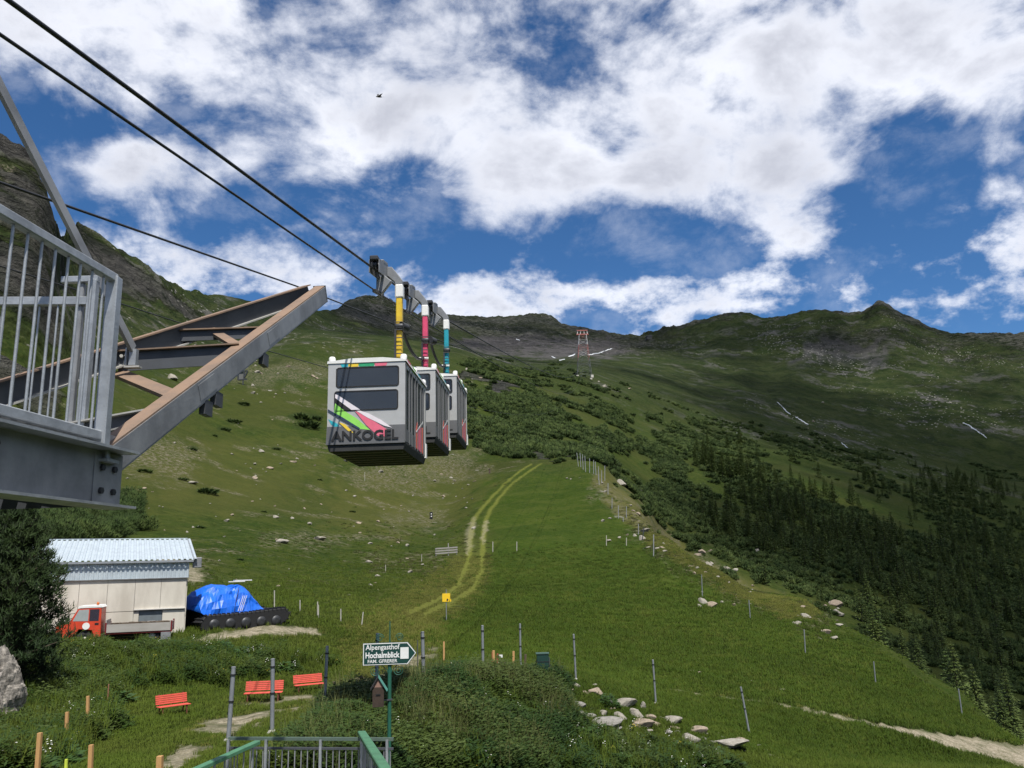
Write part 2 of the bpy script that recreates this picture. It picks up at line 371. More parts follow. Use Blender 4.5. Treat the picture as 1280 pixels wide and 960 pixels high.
clear = np.maximum.reduce([poly_mask([(760,585),(790,560),(830,590),(800,620)], 6, 18, 22), poly_mask([(930,540),(1010,570),(1060,600),(1080,625),(960,590)], 8, 26, 23),
    poly_mask([(1000,600),(1120,620),(1180,660),(1120,665),(1050,640)], 8, 26, 24), poly_mask([(690,500),(760,512),(860,545),(800,548),(700,530)], 8, 20, 25), poly_mask([(830,560),(900,600),(960,650),(930,660),(850,590)],5,16,26)])
gaps = np.maximum(sstep(0.05, 0.35, fbm(GX / 30, GY / 22, 27, 5, 0.6)), sstep(0.12, 0.36, fbm((GX + 0.8 * GY) / 16, (GX - GY) / 75, 270, 4, 0.6)))
pine = pineA * (1 - 0.85 * clear) * (1 - 0.8 * gaps)
pine = np.maximum(pine, poly_mask([(0,630),(60,628),(160,625),(165,668),(60,678),(0,680)], 5, 10, 28) * zone(4.7, 6.9))
pine = np.maximum(pine, 0.9 * poly_mask([(565,448),(700,462),(800,492),(900,525),(1050,560),(1290,590),(1290,650),(1060,600),(960,570),(840,540),(740,540),(610,480)], 8, 20, 281) * zone(7.0, 9.6) * sstep(0.16, 0.34, fbm(GX / 46, GY / 30, 282, 4, 0.6)))
for cx, cy, rx, ry in ((380,521,22,6),(385,532,20,6),(292,527,9,3),(280,536,10,3),(258,614,13,4),(305,505,8,3),(430,500,14,4),(500,470,16,4),(470,520,10,3),(345,560,6,2),(240,560,8,3)):
    pine = np.maximum(pine, (1 - sstep(0.7, 1.15, np.hypot((PX - cx) / rx, (PY - cy) / ry))) * zone(4.5, 9))
# bare ground
tr_r = [(676,580,.9),(660,590,1.0),(640,604,1.2),(626,620,1.5),(614,636,1.9),(607,650,2.4),(605,665,2.9),(603,690,3.1),(601,715,4.5),(590,738,5.5),(565,752,6),(530,768,7)]
tr_l = [(664,580,.9),(648,590,1.0),(632,604,1.2),(616,620,1.5),(602,636,1.9),(592,650,2.6),(589,665,3.2),(587,690,3.2),(580,715,4.5),(568,738,5.5),(545,752,6),(510,766,7)]
track = np.maximum(line_mask(tr_r, 0.6, 1.0, 31), line_mask(tr_l, 0.6, 1.0, 32))
dirt = np.maximum.reduce([
    line_mask([(1290,950,15),(1220,934,10),(1150,919,6),(1090,906,3.5),(1010,889,3),(960,880,2.5),(900,872,2),(830,862,2)], 0.6, 6, 33) * (0.6 + 0.4 * sstep(1000, 1110, PX)),
    0.85 * line_mask([(200,965,14),(265,915,15),(330,888,10),(420,866,10),(480,850,11),(540,815,10),(565,800,4)], 0.9, 14, 34) * sstep(-0.35, 0.25, fbm(GX / 1.6, GY / 1.6, 341, 4) + 0.12) * (1 - 0.6 * sstep(490, 560, PX)),
    0.38 * line_mask([(593,650,3),(588,664,5),(586,680,4),(584,692,2)], 0.6, 4, 331), 0.45 * line_mask([(607,652,2),(606,664,3),(604,678,2)], 0.6, 3, 332),
    0.9 * line_mask([(240,803,3),(285,795,5),(330,788,6),(395,790,4)], 0.6, 5, 35),
    0.7 * line_mask([(205,700,8),(245,720,8)], 0.6, 5, 36)])
track = track * zone(3.6, 6.1) * (1 - 0.35 * sstep(690, 760, PY))
track = np.maximum(track, 0.62 * line_mask([(594,705,9),(584,730,11),(560,750,11),(525,768,11),(490,790,12),(478,812,12),(485,835,14)], 0.9, 9, 39) * zone(2.4, 5.2))
trail = line_mask([(676,578,14),(640,604,14),(607,636,16),(592,680,22),(575,730,26),(520,770,34),(470,810,40),(470,850,40)], 0.8, 6, 37) * zone(2.5, 6.1)
dry = np.maximum.reduce([poly_mask([(745,580),(775,605),(830,660),(880,700),(950,735),(1030,765),(990,775),(900,735),(830,690),(770,640),(742,600)], 6, 12, 38),
    0.5 * poly_mask([(420,600),(520,575),(590,560),(610,610),(560,650),(470,680),(400,660)], 18, 40, 39), 0.9 * trail * sstep(640, 720, PY),
    0.35 * poly_mask([(150,560),(260,520),(420,560),(420,600),(300,640),(180,620)], 18, 40, 40)])
dry = dry * zone(1.5, 7.2)
rock = np.maximum.reduce([crag * sstep(-0.12, 0.32, rg - 0.1 + 0.5 * fbm(GX / 14, GZ / 14, 41)), shoulder * sstep(-0.25, 0.3, fbm(GX / 60, GZ / 50, 42, 5) + 0.15),
    wall * (0.55 + 0.45 * fbm(GX / 120, GZ / 60, 43)), ridge * 0.75 * sstep(-0.25, 0.5, fbm(GX / 160, GZ / 70, 44, 5) + 0.35 * sstep(10.7, 11, GK)),
    poly_mask([(622,478),(642,476),(644,492),(628,506),(614,508)], 3, 12, 45) * zone(7, 9), 0.8 * poly_mask([(575,464),(618,468),(612,478),(572,474)], 3, 10, 46) * zone(7, 9.2),
    0.9 * poly_mask([(700,556),(716,556),(722,572),(706,570)], 2, 6, 47) * zone(5, 8), 0.7 * poly_mask([(655,562),(690,570),(688,577),(650,570)], 2, 8, 48) * zone(5, 8)])
rough_g = sstep(0.28, 0.5, fbm(GX / 9, GY / 9, 49, 5)) * sstep(60, 90, GR) * (1 - sstep(500, 700, GR)) * (1 - pine) * sstep(700, 640, PX) * (1 - poly_mask([(600,610),(660,585),(740,585),(830,690),(700,780),(480,790),(560,690)], 10, 10, 50))
for pl, sd in (([(430,582),(520,572),(600,556),(610,590),(540,606),(440,604)], 501), ([(480,642),(545,636),(548,660),(490,664)], 502), ([(330,668),(425,668),(425,682),(335,684)], 503), ([(455,700),(545,698),(545,712),(460,714)], 504), ([(280,458),(420,455),(420,476),(290,482)], 505), ([(150,545),(250,560),(245,600),(165,590)], 506), ([(215,690),(262,700),(250,735),(225,735)], 507), ([(745,585),(790,625),(830,662),(890,705),(950,738),(1035,772),(1010,800),(930,760),(860,720),(800,668),(745,612)], 508)):
    rough_g = np.maximum(rough_g, 0.95 * poly_mask(pl, 10, 22, sd) * zone(3.2, 9.2))
scree = poly_mask([(560,432),(610,418),(680,418),(760,424),(800,436),(770,446),(700,448),(600,446)], 5, 14, 51) * sstep(9.4, 10.2, GK) * (GK < 11.2)
scree = np.maximum(scree, 0.8 * poly_mask([(1020,430),(1070,418),(1110,432),(1090,452),(1000,456)], 8, 26, 52) * far)
lush = poly_mask([(600,600),(745,590),(830,690),(1000,770),(1280,930),(1280,960),(950,960),(800,900),(600,840),(560,790)], 20, 30, 53) * zone(1.5, 6.2)
high = sstep(7.8, 9.6, GK)
def attr(me, name, a, b, c, d=None):
    at = me.attributes.new(name, 'FLOAT_COLOR', 'POINT'); n = a.size; buf = np.ones((n, 4), np.float32)
    buf[:, 0] = a.ravel(); buf[:, 1] = b.ravel(); buf[:, 2] = c.ravel()
    if d is not None: buf[:, 3] = d.ravel()
    at.data.foreach_set('color', buf.ravel())
# --- material
def terrain_material():
    m, nt, b = new_mat('mountain_ground')
    geo = nd(nt, 'ShaderNodeNewGeometry'); v = geo.outputs['Position']
    A = nd(nt, 'ShaderNodeAttribute', attribute_name='cover_a'); B = nd(nt, 'ShaderNodeAttribute', attribute_name='cover_b'); C = nd(nt, 'ShaderNodeAttribute', attribute_name='cover_c')
    sa = nd(nt, 'ShaderNodeSeparateColor'); nt.links.new(A.outputs[0], sa.inputs[0]); sb = nd(nt, 'ShaderNodeSeparateColor'); nt.links.new(B.outputs[0], sb.inputs[0]); sc_ = nd(nt, 'ShaderNodeSeparateColor'); nt.links.new(C.outputs[0], sc_.inputs[0])
    rock_, pine_, dirt_ = sa.outputs[0], sa.outputs[1], sa.outputs[2]; dry_, scree_, lush_ = sb.outputs[0], sb.outputs[1], sb.outputs[2]
    track_, rough_, high_ = sc_.outputs[0], sc_.outputs[1], sc_.outputs[2]
    n_big = noise(nt, v, 0.018, 3, 0.6); n_mid = noise(nt, v, 0.16, 4, 0.7); n_sm = noise(nt, v, 1.1, 4, 0.75); n_xs = noise(nt, v, 7.0, 2, 0.7)
    n_hf = noise(nt, v, 0.45, 5, 0.78)
    g = mixc(nt, ramp(nt, n_mid, 0.40, 0.60), (0.026, 0.044, 0.008), (0.041, 0.055, 0.011))
    g = mixc(nt, math_n(nt, 'MULTIPLY', ramp(nt, n_hf, 0.46, 0.60), 0.75), g, (0.017, 0.030, 0.006))
    g = mixc(nt, math_n(nt, 'MULTIPLY', ramp(nt, n_big, 0.42, 0.62), 0.55), g, (0.050, 0.055, 0.015))
    g = mixc(nt, math_n(nt, 'MULTIPLY', ramp(nt, n_sm, 0.50, 0.62), 0.55), g, (0.060, 0.070, 0.019))
    lu = mixc(nt, ramp(nt, n_sm, 0.40, 0.60), (0.027, 0.049, 0.0055), (0.044, 0.066, 0.009))
    lu = mixc(nt, math_n(nt, 'MULTIPLY', ramp(nt, noise(nt, v, 0.045, 4, 0.6), 0.42, 0.62), 0.5), lu, (0.018, 0.037, 0.005))
    lu = mixc(nt, math_n(nt, 'MULTIPLY', ramp(nt, n_mid, 0.48, 0.62), 0.6), lu, (0.054, 0.071, 0.013))
    g = mixc(nt, math_n(nt, 'MULTIPLY', lush_, 0.85), g, lu)
    hg = mixc(nt, ramp(nt, noise(nt, v, 0.05, 5, 0.75), 0.42, 0.58), (0.016, 0.026, 0.009), (0.030, 0.038, 0.015))  # high turf darker and bluer: cloud shade and haze put into its colour
    g = mixc(nt, math_n(nt, 'MULTIPLY', high_, 0.85), g, hg)
    dr = mixc(nt, ramp(nt, n_sm, 0.40, 0.62), (0.105, 0.098, 0.030), (0.060, 0.064, 0.016))
    g = mixc(nt, math_n(nt, 'MULTIPLY', dry_, math_n(nt, 'MULTIPLY_ADD', n_mid, 1.0, 0.2, clamp=True)), g, dr)
    # dwarf pine floor
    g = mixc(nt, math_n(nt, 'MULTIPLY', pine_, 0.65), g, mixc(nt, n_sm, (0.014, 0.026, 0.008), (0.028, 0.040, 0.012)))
    # stony rough turf
    st = mixc(nt, ramp(nt, n_xs, 0.35, 0.7), (0.20, 0.175, 0.13), (0.085, 0.075, 0.05))
    g = mixc(nt, math_n(nt, 'MULTIPLY', rough_, math_n(nt, 'MULTIPLY', ramp(nt, n_sm, 0.46, 0.60), 0.8)), g, st)
    tr = mixc(nt, ramp(nt, n_xs, 0.35, 0.65), (0.155, 0.162, 0.036), (0.095, 0.112, 0.02))
    g = mixc(nt, math_n(nt, 'MULTIPLY', track_, math_n(nt, 'MULTIPLY_ADD', n_sm, 1.0, 0.35, clamp=True)), g, tr)
    di = mixc(nt, ramp(nt, n_xs, 0.3, 0.7), (0.36, 0.315, 0.24), (0.19, 0.165, 0.11))
    dm = math_n(nt, 'MULTIPLY', dirt_, math_n(nt, 'MULTIPLY_ADD', ramp(nt, n_sm, 0.2, 0.65), 0.8, 0.3), clamp=True)
    g = mixc(nt, dm, g, di)
    sc2 = mixc(nt, ramp(nt, noise(nt, v, 0.06, 4, 0.75), 0.3, 0.7), (0.085, 0.08, 0.08), (0.05, 0.048, 0.05))
    g = mixc(nt, scree_, g, sc2)
    mp = nd(nt, 'ShaderNodeMapping'); mp.inputs['Scale'].default_value = (1, 1, 2.6); mp.inputs['Rotation'].default_value = (0.35, 0.2, 0); nt.links.new(v, mp.inputs[0])
    rn = noise(nt, mp.outputs[0], 0.10, 6, 0.72); rn2 = noise(nt, mp.outputs[0], 0.018, 4, 0.68)
    rk = mixc(nt, ramp(nt, rn, 0.32, 0.68), (0.036, 0.036, 0.035), (0.135, 0.13, 0.118))
    rk = mixc(nt, math_n(nt, 'MULTIPLY', ramp(nt, rn2, 0.45, 0.62), 0.6), rk, (0.035, 0.042, 0.03))
    # turf holds on the gentler ledges
    nrm = nd(nt, 'ShaderNodeSeparateXYZ'); nt.links.new(geo.outputs['Normal'], nrm.inputs[0])
    rm = math_n(nt, 'MULTIPLY', rock_, ramp(nt, math_n(nt, 'ADD', rn, math_n(nt, 'MULTIPLY', rock_, 0.5)), 0.55, 0.8), clamp=True)
    g = mixc(nt, rm, g, rk)
    sp = noise(nt, v, 0.022, 6, 0.78); sp2 = noise(nt, v, 0.0045, 4, 0.6)
    spm = math_n(nt, 'MULTIPLY', math_n(nt, 'MULTIPLY', ramp(nt, sp, 0.53, 0.60), ramp(nt, sp2, 0.40, 0.60)), math_n(nt, 'MULTIPLY', high_, 0.9))
    g = mixc(nt, spm, g, mixc(nt, rn, (0.05, 0.05, 0.048), (0.125, 0.12, 0.11)))
    g = mixc(nt, math_n(nt, 'MULTIPLY', ramp(nt, noise(nt, v, 0.035, 6, 0.8), 0.53, 0.60), math_n(nt, 'MULTIPLY', high_, 0.7)), g, (0.012, 0.019, 0.008))
    vo = nd(nt, 'ShaderNodeTexVoronoi'); vo.inputs['Scale'].default_value = 0.16; nt.links.new(v, vo.inputs['Vector'])
    pb = math_n(nt, 'MULTIPLY', math_n(nt, 'LESS_THAN', vo.outputs['Distance'], math_n(nt, 'MULTIPLY', ramp(nt, sp2, 0.42, 0.66), 0.22)), math_n(nt, 'MAXIMUM', math_n(nt, 'MULTIPLY', high_, 0.8), rough_))
    g = mixc(nt, pb, g, (0.26, 0.25, 0.22))
    nt.links.new(g, b.inputs['Base Color']); b.inputs['Roughness'].default_value = 0.92; b.inputs['Specular IOR Level'].default_value = 0.03
    h1 = math_n(nt, 'MULTIPLY', rn, math_n(nt, 'MULTIPLY', rm, 14.0)); h2 = math_n(nt, 'MULTIPLY', n_sm, 0.35); h3 = math_n(nt, 'MULTIPLY', n_xs, 0.06); h4 = math_n(nt, 'MULTIPLY', noise(nt, v, 0.06, 4, 0.7), math_n(nt, 'MULTIPLY', high_, 7.0))
    hh = math_n(nt, 'ADD', math_n(nt, 'ADD', h1, h4), math_n(nt, 'ADD', h2, h3))
    bp = nd(nt, 'ShaderNodeBump'); bp.inputs['Strength'].default_value = 1.0; bp.inputs['Distance'].default_value = 1.0
    nt.links.new(hh, bp.inputs['Height']); nt.links.new(bp.outputs[0], b.inputs['Normal'])
    return m
ii, jj = np.meshgrid(np.arange(NR - 1), np.arange(NC - 1), indexing='ij'); q = (ii * NC + jj).ravel()
faces = np.stack([q, q + 1, q + NC + 1, q + NC], 1)
TERR = from_arrays('terrain', GV.reshape(-1, 3), faces[:, ::-1], terrain_material(), smooth=True)
attr(TERR.data, 'cover_a', rock, pine, dirt); attr(TERR.data, 'cover_b', dry, scree, lush); attr(TERR.data, 'cover_c', track, rough_g, high)
tag(TERR, 'grassy alpine slope rising to rocky mountain ridges', kind='structure')
# ================================================================ CLOUD LAYER: one broken deck 1200 m up; its gaps let sun patches fall on the slopes
CLOUD_Z = 1200.0
def cloud_field(X, Y):
    return -0.20 + 1.9 * fbm((X + CLOUD_OFF[0]) / 900, (Y + CLOUD_OFF[1]) / 1100, 61, 5, 0.55)
def cloud_layer():
    xs = np.concatenate([np.linspace(-22000, -6400, 20), np.linspace(-6200, 6200, 250), np.linspace(6400, 22000, 20)])
    ys = np.concatenate([np.linspace(-16000, -2700, 20), np.linspace(-2600, 7400, 230), np.linspace(7600, 26000, 26)])
    X, Y = np.meshgrid(xs, ys); Z = np.full_like(X, CLOUD_Z)
    px, py = proj(X, Y, Z)
    infr = (Y > 1000) & (px > -500) & (px < 1780) & (py > -500)
    D = np.full(X.shape, -0.37)
    for bx, by, sx, sy, a in CLOUD_BLOBS:
        D += 0.80 * a * np.exp(-((px - bx) / sx) ** 2 - ((py - by) / sy) ** 2)
    w = sstep(1100, 1700, Y) * sstep(-300, 0, px) * (1 - sstep(1280, 1580, px)) * sstep(-260, -60, py)
    gen = cloud_field(X, Y)
    D = D + 0.45 * fbm(px / 130, py / 85, 63, 4, 0.55)
    D = np.where(infr, D * w + gen * (1 - w), gen)
    NX = len(xs); ny = len(ys)
    ii, jj = np.meshgrid(np.arange(ny - 1), np.arange(NX - 1), indexing='ij'); q = (ii * NX + jj).ravel()
    m, nt, b = new_mat('cloud_vapour'); nt.nodes.remove(b); out = nt.nodes['Material Output']
    geo = nd(nt, 'ShaderNodeNewGeometry'); v = geo.outputs['Position']
    at = nd(nt, 'ShaderNodeAttribute', attribute_name='cloud_cover'); d0 = at.outputs['Fac']
    nv = nd(nt, 'ShaderNodeVectorMath', operation='NORMALIZE'); nt.links.new(v, nv.inputs[0])
    mpc = nd(nt, 'ShaderNodeMapping'); mpc.inputs['Scale'].default_value = (1, 1, 1.5); nt.links.new(nv.outputs[0], mpc.inputs[0]); v = mpc.outputs[0]
    n1 = noise(nt, v, 6.5, 9, 0.58, 0.45); n2 = noise(nt, v, 7.0, 4, 0.5); n3 = noise(nt, v, 22.0, 5, 0.62)
    d = math_n(nt, 'ADD', d0, math_n(nt, 'MULTIPLY', math_n(nt, 'SUBTRACT', n1, 0.5), 2.6))
    sz_ = nd(nt, 'ShaderNodeSeparateXYZ'); nt.links.new(nv.outputs[0], sz_.inputs[0])
    low = ramp(nt, sz_.outputs[2], 0.40, 0.30); amp3 = math_n(nt, 'MULTIPLY_ADD', low, 1.5, 1.05)
    d = math_n(nt, 'ADD', d, math_n(nt, 'MULTIPLY', math_n(nt, 'SUBTRACT', n3, 0.5), amp3))
    veil = math_n(nt, 'MULTIPLY', ramp(nt, noise(nt, v, 9.0, 8, 0.62, 0.15), 0.48, 0.74), 0.20)
    al = math_n(nt, 'MAXIMUM', math_n(nt, 'MULTIPLY', ramp(nt, d, -0.38, 0.56), 0.82), veil)
    thick = ramp(nt, math_n(nt, 'ADD', d, math_n(nt, 'MULTIPLY', math_n(nt, 'SUBTRACT', n2, 0.5), 1.7)), 0.05, 1.3)
    colr = mixc(nt, thick, (0.76, 0.76, 0.76), (0.44, 0.44, 0.455))  # thicker cloud greyer: its shading is put into the colour
    tl = nd(nt, 'ShaderNodeBsdfTranslucent'); nt.links.new(colr, tl.inputs[0])
    df = nd(nt, 'ShaderNodeBsdfDiffuse'); df.inputs[0].default_value = (0.9, 0.9, 0.9, 1)
    mx = nd(nt, 'ShaderNodeMixShader'); mx.inputs[0].default_value = 0.12; nt.links.new(tl.outputs[0], mx.inputs[1]); nt.links.new(df.outputs[0], mx.inputs[2])
    tr = nd(nt, 'ShaderNodeBsdfTransparent')
    m2 = nd(nt, 'ShaderNodeMixShader'); nt.links.new(al, m2.inputs[0]); nt.links.new(tr.outputs[0], m2.inputs[1]); nt.links.new(mx.outputs[0], m2.inputs[2])
    nt.links.new(m2.outputs[0], out.inputs[0])
    o = from_arrays('cloud_layer', np.stack([X, Y, Z], -1).reshape(-1, 3), np.stack([q, q + 1, q + NX + 1, q + NX], 1), m, smooth=True)
    a = o.data.attributes.new('cloud_cover', 'FLOAT', 'POINT'); a.data.foreach_set('value', D.astype(np.float32).ravel())
    tag(o, 'broken white cumulus cloud layer over the mountains', kind='structure')
CLOUD_OFF = (-24683.9, 31705.0)  # chosen so unseen overhead cloud shades the far slopes, not the foreground
CLOUD_BLOBS = [(640,-30,1100,120,0.75),(120,40,240,60,.45),(330,110,160,50,.5),(250,195,150,38,.75),(430,150,110,60,.5),(420,268,66,42,.7),(330,345,120,36,1.0),(430,395,60,25,.5),(560,130,120,50,.6),(690,205,105,62,1.1),(845,150,80,62,.95),(860,218,90,42,.9),(985,225,90,60,1.1),(985,288,38,26,.95),(640,225,60,45,.5),(1180,70,200,62,.95),(1000,60,160,40,.4),(1130,130,110,36,.45),(590,352,40,14,.5),(620,385,90,22,.6),(720,368,60,18,.55),(800,352,55,16,.5),(800,395,80,18,.6),(880,378,50,16,.55),(960,352,40,12,.5),(975,378,34,10,.4),(1065,362,34,10,.5),(1140,378,40,11,.5),(1195,376,30,10,.5),(1250,362,30,10,.35),(1252,190,34,20,.6),(1248,228,36,24,.6),(1165,262,40,12,.55),(1140,335,26,9,.4),(1215,310,20,8,.3),(1110,225,34,20,.4),(520,335,40,14,.4),(760,374,280,36,.30),(1130,372,140,16,.22),(330,300,120,30,.3),(150,110,120,40,.3),(80,300,60,30,.2),
 (120,250,70,26,-.35),(190,165,110,14,-.35),(240,292,70,16,-.35),(545,270,44,60,-.55),(505,205,36,16,-.35),(772,190,22,26,-.35),(935,118,70,20,-.45),(1000,160,40,26,-.35),(780,322,210,20,-.65),(400,55,60,12,-.35),(520,95,40,12,-.3),(60,135,46,22,-.3),(940,95,30,10,-.3),(1170,290,90,70,-.35)]
cloud_layer()
# ================================================================ STATION STEELWORK in the left foreground
GALV = pm('galvanised_steel', (0.43, 0.455, 0.475), 0.45, 0.5, 0.4, 7.0, 0.10, 60, col2=(0.26, 0.28, 0.30))
GALVD = pm('weathered_grey_steel', (0.31, 0.32, 0.33), 0.5, 0.3, 0.5, 2.6, 0.08, 40, col2=(0.16, 0.168, 0.18))
BEAMD = pm('dark_beam_paint_and_shade', (0.075, 0.082, 0.092), 0.55, 0.2, 0.3, 3.0)
RUST = pm('rust_brown_flange', (0.245, 0.16, 0.105), 0.8, 0.0, 0.4, 4.0, 0.15, 50, col2=(0.155, 0.115, 0.088))
PALE = pm('pale_flange_edge', (0.46, 0.45, 0.42), 0.6, 0.2, 0.25, 5.0)
BLACK = pm('black_rubber', (0.012, 0.012, 0.013), 0.6, 0.0, 0.2, 8.0)
BOLT = pm('dark_bolt', (0.05, 0.052, 0.055), 0.5, 0.6, 0.2, 20)
def seg(a, b, t): return Vector(a) * (1 - t) + Vector(b) * t
def build_platform():
    root = empty('station_platform', (-2.6, 5.06, 0.42), 0, 'galvanised steel boarding platform edge with bolted girder, below the baluster railing', 'platform')
    A = Vector((-2.50, 5.25, 0)); B = Vector((-3.02, 0.2, 0))              # outer edge, front corner to the back
    d = (B - A).normalized(); n = Vector((-d.y, d.x, 0)); n = n if n.x < 0 else -n
    m = MB(); m.bar(A + Vector((0, 0, 0.60)), B + Vector((0, 0, 0.60)), 0.012, 0.32); m.build('girder_web', GALVD, root, True)
    m = MB(); m.bar(A + n * -0.02 + Vector((0, 0, 0.428)), B + n * -0.02 + Vector((0, 0, 0.428)), 0.20, 0.016); lo = m.build('girder_flange', GALV, root, True)
    m = MB(); m.bar(A + n * -0.02 + Vector((0, 0, 0.772)), B + n * -0.02 + Vector((0, 0, 0.772)), 0.20, 0.016); m.build('girder_flange', GALV, root, True)
    m = MB(); m.bar(A + n * 0.06 + Vector((0, 0, 0.84)), B + n * 0.06 + Vector((0, 0, 0.84)), 0.01, 0.10); m.build('kick_plate', GALVD, root, True)
    # front girder, turning left at the corner
    E = A + Vector((-3.6, 0.25, 0))
    m = MB(); m.bar(A + Vector((-0.05, 0, 0.60)), E + Vector((0, 0, 0.60)), 0.012, 0.31); m.build('girder_web', BEAMD, root, True)
    # open grating deck
    for k in range(9):
        t = k / 8; p = seg(A, B, 0.03 + 0.94 * t)
        m = MB(); m.bar(p + n * 0.08 + Vector((0, 0, 0.765)), p + n * 3.4 + Vector((0, 0.2, 0.765)), 0.07, 0.05); m.build('deck_joist', BEAMD, root, True)
    for k in range(20):
        o = n * (0.16 + k * 0.165); m = MB(); m.bar(A + o + Vector((0, -0.05, 0.807)), B + o + Vector((0, 0, 0.807)), 0.10, 0.022); m.build('deck_board', GALVD, root, True)
    for (t, dz) in [(0.02, 0.52), (0.02, 0.66), (0.045, 0.52), (0.045, 0.66), (0.225, 0.50), (0.225, 0.59), (0.225, 0.68)]:
        p = seg(A, B, t) + Vector((0, 0, dz)); m = MB(); m.tube(p - n * 0.005, p - n * 0.03, 0.021, n=6); m.build('bolt', BOLT, root, True)
    m = MB(); m.bar(A + d * 0.01 + Vector((0.0, 0, 0.60)) - n * 0.008, A + d * 0.30 + Vector((0, 0, 0.60)) - n * 0.008, 0.010, 0.30); m.build('splice_plate', GALVD, root, True)
    for x, y in ((-4.4, 3.6), (-3.9, 0.6)):
        m = MB(); m.box((x, y, -3.0), (0.2, 0.2, 7.0)); m.build('support_column', GALVD, root, True)
build_platform()
def build_railing():
    C = Vector((-2.545, 5.06, 0)); Bk = Vector((-3.03, 0.2, 0)); zt, zb = 1.885, 0.86
    root = empty('platform_railing', (C.x, C.y, 0.78), 0, 'galvanised baluster railing along the platform edge, ending in a thick corner post', 'railing')
    m = MB(); m.bar(C + Vector((0, 0, zt)), Bk + Vector((0, 0, zt)), 0.055, 0.055); m.build('top_rail', GALV, root, True, 0.006)
    m = MB(); m.bar(C + Vector((0, 0, zb)), Bk + Vector((0, 0, zb)), 0.045, 0.055); m.build('bottom_rail', GALV, root, True, 0.006)
    m = MB(); m.box((C.x, C.y, 1.30), (0.075, 0.075, 1.19)); p = m.build('corner_post', GALV, root, True, 0.006)
    m = MB(); m.box((C.x, C.y, 0.703), (0.17, 0.15, 0.02)); m.build('base_plate', GALV, root, True)
    m = MB(); m.tube((C.x + 0.05, C.y - 0.02, 0.72), (C.x + 0.05, C.y - 0.02, 0.78), 0.022, n=6); m.build('base_bolt', GALV, root, True)
    L = (Bk - C).length; d = (Bk - C).normalized(); k = 1
    while k * 0.118 < L:
        q = C + d * (k * 0.118); m = MB()
        if k % 13 == 0: m.box((q.x, q.y, 1.29), (0.055, 0.055, 1.16)); m.build('post', GALV, root, True, 0.005)
        else: m.tube((q.x, q.y, zb), (q.x, q.y, zt), 0.0085, n=8, caps=False); m.build('baluster', GALV, root, True)
        k += 1
    # end railing further back on the deck
    root2 = empty('gate_railing', (-3.14, 6.0, 1.0), 0, 'galvanised end railing with a square double post behind the platform corner post', 'railing')
    m = MB(); m.box((-3.175, 6.0, 1.60), (0.065, 0.065, 1.26)); m.build('post', GALV, root2, True, 0.006)
    m = MB(); m.box((-3.265, 6.02, 1.60), (0.035, 0.05, 1.22)); m.build('post', GALVD, root2, True, 0.006)
    m = MB(); m.bar((-3.14, 6.0, 2.235), (-3.42, 6.0, 2.235), 0.05, 0.05); m.build('top_rail', GALV, root2, True, 0.005)
    m = MB(); m.bar((-3.20, 6.0, 2.06), (-4.6, 5.9, 2.06), 0.05, 0.065); m.build('middle_rail', GALV, root2, True, 0.005)
    m = MB(); m.bar((-3.20, 6.0, 1.06), (-4.6, 5.9, 1.06), 0.045, 0.05); m.build('bottom_rail', GALV, root2, True, 0.005)
    for k in range(9):
        x = -3.42 - k * 0.14; m = MB(); m.tube((x, 5.98, 1.06), (x, 5.98, 2.06), 0.008, n=8, caps=False); m.build('baluster', GALV, root2, True)
build_railing()
